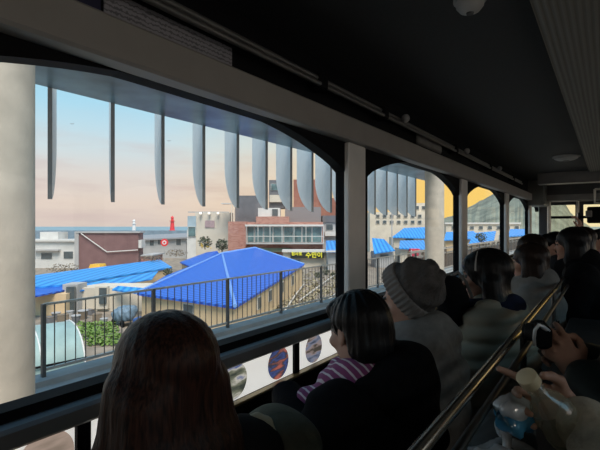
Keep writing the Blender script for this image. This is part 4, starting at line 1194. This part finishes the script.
# person up front holding a phone up
pw = W(580, 225, 4.6)
pf = Person('person in pink-brown sleeves holding a phone up near the windscreen', .0, 5.30, seat=.60, h=.009, thigh=.3, tall=-.03,
            arms={'elr': pw+Vector((.06,.05,-.26)), 'wrr': pw+Vector((.01,.02,-.05))},
            hands={'r': dict(fwd=(0,.15,1), nrm=(-.6,.5,0), thumb=(-1,.2,0), curl=.55)})
pf.coat(mat('pinkish_coat', (.30,.16,.16), .85), .03, .006, h=.013); pf.trousers(m_trous); pf.short_hair(m_hblack, 1.0)
t = thing('phone', 'black phone held up in front of the windscreen', 'phone', pw+Vector((0,0,.02)))
MB().bev(pw+Vector((-.02,.06,.06)), (.012, .075, .15), .006, .3).build('case', m_black, t)
MB().bev(pw+Vector((-.027,.058,.06)), (.003, .068, .138), .001, .3).build('screen', mat('phone_screen', (.02,.02,.03), .1), t)

# second row: person in dark green with a camera
hw = W(562, 350, 1.27)
p8 = Person('person in a dark green jacket holding a black camera at the right edge', -.17, 1.50, seat=.60, h=.006, thigh=.30,
            arms={'ell': T(-.13, 1.24, E-.52), 'wrl': W(576, 372, 1.25), 'elr': T(-.10, 1.78, E-.50), 'wrr': T(.08, 1.62, E-.42)},
            hands={'l': dict(fwd=tuple(Person.loc(type('q', (), {'y':1.50,'L':-.17})(), W(553,338,1.31))-Person.loc(type('q', (), {'y':1.50,'L':-.17})(), W(576,372,1.25))), nrm=(.9,.1,.3), thumb=(.5,-.1,1.0), curl=[.45,.62,.75,.85]),
                   'r': dict(fwd=(-.6,.7,.35), nrm=(-.9,-.2,0), thumb=(0,-.3,1), curl=.7)})
p8.coat(m_green_coat, .034, .006, h=.012, sleeve=.86); p8.trousers(m_trous); p8.short_hair(m_hblack, 1.0)
cp = W(541, 334, 1.32)
t = thing('camera', 'black compact camera with a silver strap held by the person in dark green', 'camera', cp)
cr = A*.4
MB().bev(cp, (.045, .115, .068), .010, cr).build('camera_body', m_black, t)
MB().lathe(cp+Vector((-.02,.01,0)), (-1,.1,0), [(0,.028),(.02,.028),(.022,.024),(.03,.024),(.03,.018)], 20).build('lens', m_dark, t, True)
MB().lathe(cp+Vector((0,-.03,.034)), (0,0,1), [(0,.008),(.006,.008)], 14).build('shutter_button', m_steel, t, True)
MB().tube([W(524+dx, y, 1.27) for dx, y in ((22,334),(24,331),(19,327),(15,325),(11,330),(10,338),(11,346))], [.006,.008,.007,.005,.005,.005,.004], 8).build('wrist_strap', mat('silver_strap', (.5,.5,.5), .35, .4), t, True)

# second row: person with beige sleeve holding the bottle
cap_c = W(526, 376, .865)
bdir = (W(585, 455, .93)-cap_c).normalized()
q9 = type('q', (), {'y':.74,'L':-.19})()
l9 = lambda w: Person.loc(q9, w)
wr = W(571, 409, .945)
fw9 = l9(W(490, 386, .955))-l9(wr)
toward_cam = l9(W(540, 380, .7))-l9(W(540, 380, .95))
p9 = Person('person in a beige sleeve reaching in from the right to hold a bottle', -.19, .74, seat=.60, h=.005, thigh=.30,
            arms={'elr': T(-.10, .90, E-.49), 'wrr': wr},
            hands={'r': dict(fwd=tuple(fw9), nrm=tuple(toward_cam+Vector((0,0,-.2))), thumb=(0,.1,-1.0) if False else tuple(l9(W(540,340,.93))-l9(W(540,380,.93))), curl=[.03,.6,.8,.9], spread=.10)})
p9.coat(mat('beige_fleece', (.42,.38,.30), .95, var=.2, vscale=40, bump=.4, bscale=120), .030, .005, h=.011, sleeve=.82); p9.trousers(m_trous); p9.short_hair(m_hblack, 1.0)
t = thing('drink_bottle', 'clear plastic bottle with a cream cap tilted in the hand at the lower right', 'bottle', cap_c)
m_plastic = glass_mat('clear_plastic', (.80,.80,.72), .16, .12)
nt_ = m_plastic.node_tree; ou = [n for n in nt_.nodes if n.type == 'OUTPUT_MATERIAL'][0]; src = ou.inputs[0].links[0].from_socket
df = nt_.nodes.new('ShaderNodeBsdfDiffuse'); df.inputs['Color'].default_value = (.5,.47,.36,1); mxx = nt_.nodes.new('ShaderNodeMixShader'); mxx.inputs['Fac'].default_value = .28
nt_.links.new(src, mxx.inputs[1]); nt_.links.new(df.outputs[0], mxx.inputs[2]); nt_.links.new(mxx.outputs[0], ou.inputs['Surface'])
LB = (W(585, 455, .93)-cap_c).length
mb = MB().lathe(cap_c, bdir, [(.022,.0145),(.036,.0145),(.04,.018),(.044,.0145),(.06,.018),(.09,.036),(.12,.043),(.15,.041),(.155,.044),(LB*.72,.044),(LB*.74,.041),(LB*.97,.044),(LB,.036)], 28)
mb.build('shell', m_plastic, t, True)
MB().lathe(cap_c-bdir*.002, bdir, [(0,.018),(.002,.0205),(.024,.0205),(.026,.019)], 28).build('cap', mat('cream_cap', (.62,.52,.33), .5), t, True)
MB().lathe(cap_c+bdir*(LB*.80), bdir, [(0,.039),(LB*.17,.039)], 24).build('contents', mat('orange_tea', (.20,.10,.06), .3, var=.5, vscale=25), t, True)
MB().lathe(cap_c+bdir*.165, bdir, [(0,.0446),(.02,.0446)], 24).build('label_band', mat('olive_label', (.14,.14,.09), .5, var=.4, vscale=30), t, True)
# crumpled bag and blue pack on the counter
def crumple(name, label, cat, c, r, m, amp, fr, h=.006, tail=None):
    t = thing(name, label, cat, (c.x, c.y, c.z-r[2]))
    S = SDF(); S.ell((0,0,r[2]), r, .02)
    if tail: 
        for a, b, ra, rb in tail: S.cap(a, b, ra, rb, .02)
    o = S.mesh('wrap', h, m, t, disp=lambda X,Y,Z: amp*(np.abs(np.sin(fr*X+fr*.7*Z+2*np.sin(31*Y)))+np.abs(np.sin(fr*1.3*Y-fr*.6*X+2*np.sin(27*Z)))-.8), clip=lambda X,Y,Z: -Z+.0+0*X+0*Y)
    return t
ctop = .856
def glossy_plastic(name, col, ramp=None):
    m = mat(name, col, .15, var=.4, vscale=14, spec=.9); return m
bp = W(514, 417, .93)
t = crumple('bottled_water_pack', 'crumpled plastic wrapped pack with blue lower half on the counter', 'pack', bp, (.042,.058,.040), glossy_plastic('blue_film', (.04,.20,.36)), .007, 60)
t.location.z = bp.z-.040
t2 = SDF(); t2.ell((0,-.004,.064), (.038,.052,.026), .02)
t2.mesh('clear_wrap', .005, glossy_plastic('pale_film', (.55,.6,.65)), t, disp=lambda X,Y,Z: .006*(np.abs(np.sin(70*X+40*Z))+np.abs(np.sin(80*Y-40*X))-.8))
bc = W(505, 446, .90)
t = crumple('plastic_bag', 'crumpled pale grey plastic bag on the counter under the blue pack', 'bag', Vector((bc.x, bc.y, ctop+.045)), (.085,.14,.045), glossy_plastic('grey_film', (.42,.42,.43)), .011, 42)
hd = SDF(); hd.chain([(-.02,.08,.06), (-.03,.10,.10), (-.01,.05,.115), (.0,.03,.07)], [.012,.010,.010,.012], .01)
hd.mesh('bag_handle', .005, glossy_plastic('grey_film', (.42,.42,.43)), t, disp=lambda X,Y,Z: .003*np.sin(90*X+70*Z+60*Y))
cc = W(487, 402, 1.0)
t = crumple('folded_cloth', 'dark grey folded cloth on the counter behind the blue pack', 'cloth', Vector((cc.x+.02, cc.y+.08, ctop+.05)), (.075,.14,.05), mat('dark_grey_cloth', (.07,.07,.07), .9), .008, 30, .008)
# khaki backpack on the bench between the first two passengers
bpz = .45
b0 = T(.63, .785, bpz)
t = thing('backpack', 'khaki backpack with a beige strap on the bench beside the long-haired passenger', 'backpack', b0)
S = SDF(); S.cap((0,0,.10), (.0,0,.42), .105, .09, .03).ell((0,0,.46), (.11,.09,.085), .04).ell((.07,0,.18), (.07,.085,.10), .03)
S.mesh('sack', .008, mat('khaki_canvas', (.075,.07,.045), .9, var=.25, vscale=25, bump=.3, bscale=80), t, disp=lambda X,Y,Z: .005*np.sin(35*Z+20*Y)*np.sin(28*X), clip=lambda X,Y,Z: -Z+.0+0*X+0*Y)
st = [W(227,442,.90)-b0, W(235,432,.90)-b0, W(246,423,.91)-b0, W(257,419,.92)-b0, W(267,422,.92)-b0, W(274,434,.91)-b0]
S = SDF(); S.chain(st, [.008,.011,.012,.012,.010,.008], .01); S.mesh('strap', .005, mat('beige_webbing', (.34,.30,.21), .85, spec=.1), t)
MB().bev(W(239,436,.91), (.03,.05,.012), .004, .5).build('buckle', m_black, t)
# dark bag hung between the beanie wearer and the headband wearer
bg = W(452, 288, 2.02)
t = thing('shoulder_bag', 'black shoulder bag by the window between the beanie and headband wearers', 'bag', bg)
S = SDF(); S.ell((0,0,-.06), (.07,.11,.12), .03).ell((.0,-.06,.0), (.05,.07,.07), .03)
S.mesh('sack', .009, m_coatblack, t, disp=lambda X,Y,Z: .006*np.sin(40*Z+30*Y))
MB().tube([W(447,279,2.05), W(458,272,2.08), W(466,282,2.06), W(472,297,2.02)], .008, 8).build('strap', mat('strap_grey', (.12,.12,.12), .5), t, True)

# ================================================================== LIGHT, WORLD, CAMERA
w = bpy.data.worlds.new('sky'); bpy.context.scene.world = w; w.use_nodes = True
nt = w.node_tree; nt.nodes.clear()
N = nt.nodes.new; Lk = nt.links.new
out = N('ShaderNodeOutputWorld'); bg_ = N('ShaderNodeBackground'); tc = N('ShaderNodeTexCoord'); sx = N('ShaderNodeSeparateXYZ')
Lk(tc.outputs['Generated'], sx.inputs[0])
r1 = N('ShaderNodeValToRGB'); cr_ = r1.color_ramp
VG = 1.12
def lin(r, g, b): return tuple((((c/255)**VG+.055)/1.055)**2.4 for c in (r, g, b))+(1,)
stops = [(0.0, lin(214,198,188)), (.05, lin(224,207,194)), (.11, lin(221,214,208)), (.17, lin(204,222,228)), (.25, lin(172,218,238)), (.40, lin(130,200,232)), (1.0, lin(90,150,205))]
while len(cr_.elements) < len(stops): cr_.elements.new(.5)
for el, (p, c) in zip(cr_.elements, stops): el.position = p; el.color = c
Lk(sx.outputs['Z'], r1.inputs['Fac'])
# thin streaky clouds
mp = N('ShaderNodeMapping'); mp.inputs['Scale'].default_value = (2.0, 2.0, 14.0); Lk(tc.outputs['Generated'], mp.inputs['Vector'])
nz = N('ShaderNodeTexNoise'); nz.inputs['Scale'].default_value = 2.2; nz.inputs['Detail'].default_value = 6; nz.inputs['Roughness'].default_value = .6; Lk(mp.outputs[0], nz.inputs['Vector'])
cr2 = N('ShaderNodeMapRange'); cr2.inputs['From Min'].default_value = .46; cr2.inputs['From Max'].default_value = .72; cr2.inputs['To Max'].default_value = .75; Lk(nz.outputs['Fac'], cr2.inputs['Value'])
cb_ = N('ShaderNodeMapRange'); cb_.inputs['From Min'].default_value = .26; cb_.inputs['From Max'].default_value = .08; Lk(sx.outputs['Z'], cb_.inputs['Value'])
mm_ = N('ShaderNodeMath'); mm_.operation = 'MULTIPLY'; Lk(cr2.outputs[0], mm_.inputs[0]); Lk(cb_.outputs[0], mm_.inputs[1])
mx1 = N('ShaderNodeMixRGB'); Lk(mm_.outputs[0], mx1.inputs['Fac']); Lk(r1.outputs[0], mx1.inputs[1]); mx1.inputs[2].default_value = lin(205,184,180)
# warm glow around the low sun, ahead along the train
SUN_AZ = math.radians(2)
dt = N('ShaderNodeVectorMath'); dt.operation = 'DOT_PRODUCT'; Lk(tc.outputs['Generated'], dt.inputs[0]); dt.inputs[1].default_value = (-math.sin(SUN_AZ), math.cos(SUN_AZ), .05)
gr = N('ShaderNodeValToRGB'); ge = gr.color_ramp.elements
gs = [(.60, 0), (.78, .22), (.90, .55), (.955, .95), (1.0, 1.0)]
while len(ge) < len(gs): ge.new(.5)
for el, (p, v) in zip(ge, gs): el.position = p; el.color = (v, v, v, 1)
Lk(dt.outputs['Value'], gr.inputs['Fac'])
mx2 = N('ShaderNodeMixRGB'); Lk(gr.outputs[0], mx2.inputs['Fac']); Lk(mx1.outputs[0], mx2.inputs[1]); 
wr_ = N('ShaderNodeValToRGB'); wr_.color_ramp.elements[0].position = .986; wr_.color_ramp.elements[0].color = lin(248,205,108); wr_.color_ramp.elements[1].position = .998; wr_.color_ramp.elements[1].color = lin(250,236,196)
Lk(dt.outputs['Value'], wr_.inputs['Fac']); Lk(wr_.outputs[0], mx2.inputs[2])
Lk(mx2.outputs[0], bg_.inputs['Color']); bg_.inputs['Strength'].default_value = 1.1
Lk(bg_.outputs[0], out.inputs['Surface'])
sun = bpy.data.lights.new('sun', 'SUN'); sun.energy = 4.4; sun.color = (1.0,.88,.74); sun.angle = math.radians(35)
so = bpy.data.objects.new('sun', sun); C.objects.link(so)
sd_ = Vector((.42, -.32, .80)).normalized()
so.rotation_euler = sd_.to_track_quat('Z', 'Y').to_euler(); so.location = (0, 0, 30)

for i, (xl, yl) in enumerate(((1.2, -1.9), (1.2, .7))):  # lamps added out of view to fill in the dark interior
    t = thing('ceiling_lamp', 'round ceiling lamp added out of view as fill light, %s' % ('the rearmost one','beside the second row')[i], 'lamp', (xl, yl, ZC-.07), 0, 'added fill lamps')
    MB().lathe((xl, yl, ZC), (0,0,-1), [(0,.13),(.03,.13),(.03,.11)], 24).build('ring', m_greymetal, t, True)
    MB().lathe((xl, yl, ZC-.02), (0,0,-1), [(0,.11),(.02,.09),(.03,.05)], 24).build('diffuser', mat('fill_lamp_opal', (.8,.78,.7), .4), t, True)
    pl = bpy.data.lights.new('fill_light', 'POINT'); pl.energy = FILL_ENERGY; pl.color = (1.0,.93,.82); pl.shadow_soft_size = .10
    po = bpy.data.objects.new('fill_light', pl); C.objects.link(po); po.location = (xl, yl, ZC-.18)
cam = bpy.data.cameras.new('camera'); cam.sensor_width = 36; cam.lens = F/600*36; cam.clip_start = .02; cam.clip_end = 20000
cam.shift_y = (CYP-225)/600
co = bpy.data.objects.new('camera', cam); C.objects.link(co); co.location = (0, 0, E); co.rotation_euler = (PI/2, 0, A)
bpy.context.scene.camera = co
sc = bpy.context.scene
sc.view_settings.view_transform = 'Standard'; sc.view_settings.look = 'None'; sc.view_settings.exposure = 0; sc.view_settings.gamma = VG
sc.cycles.use_denoising = True; sc.cycles.max_bounces = 8; sc.cycles.transparent_max_bounces = 16; sc.cycles.sample_clamp_indirect = 4
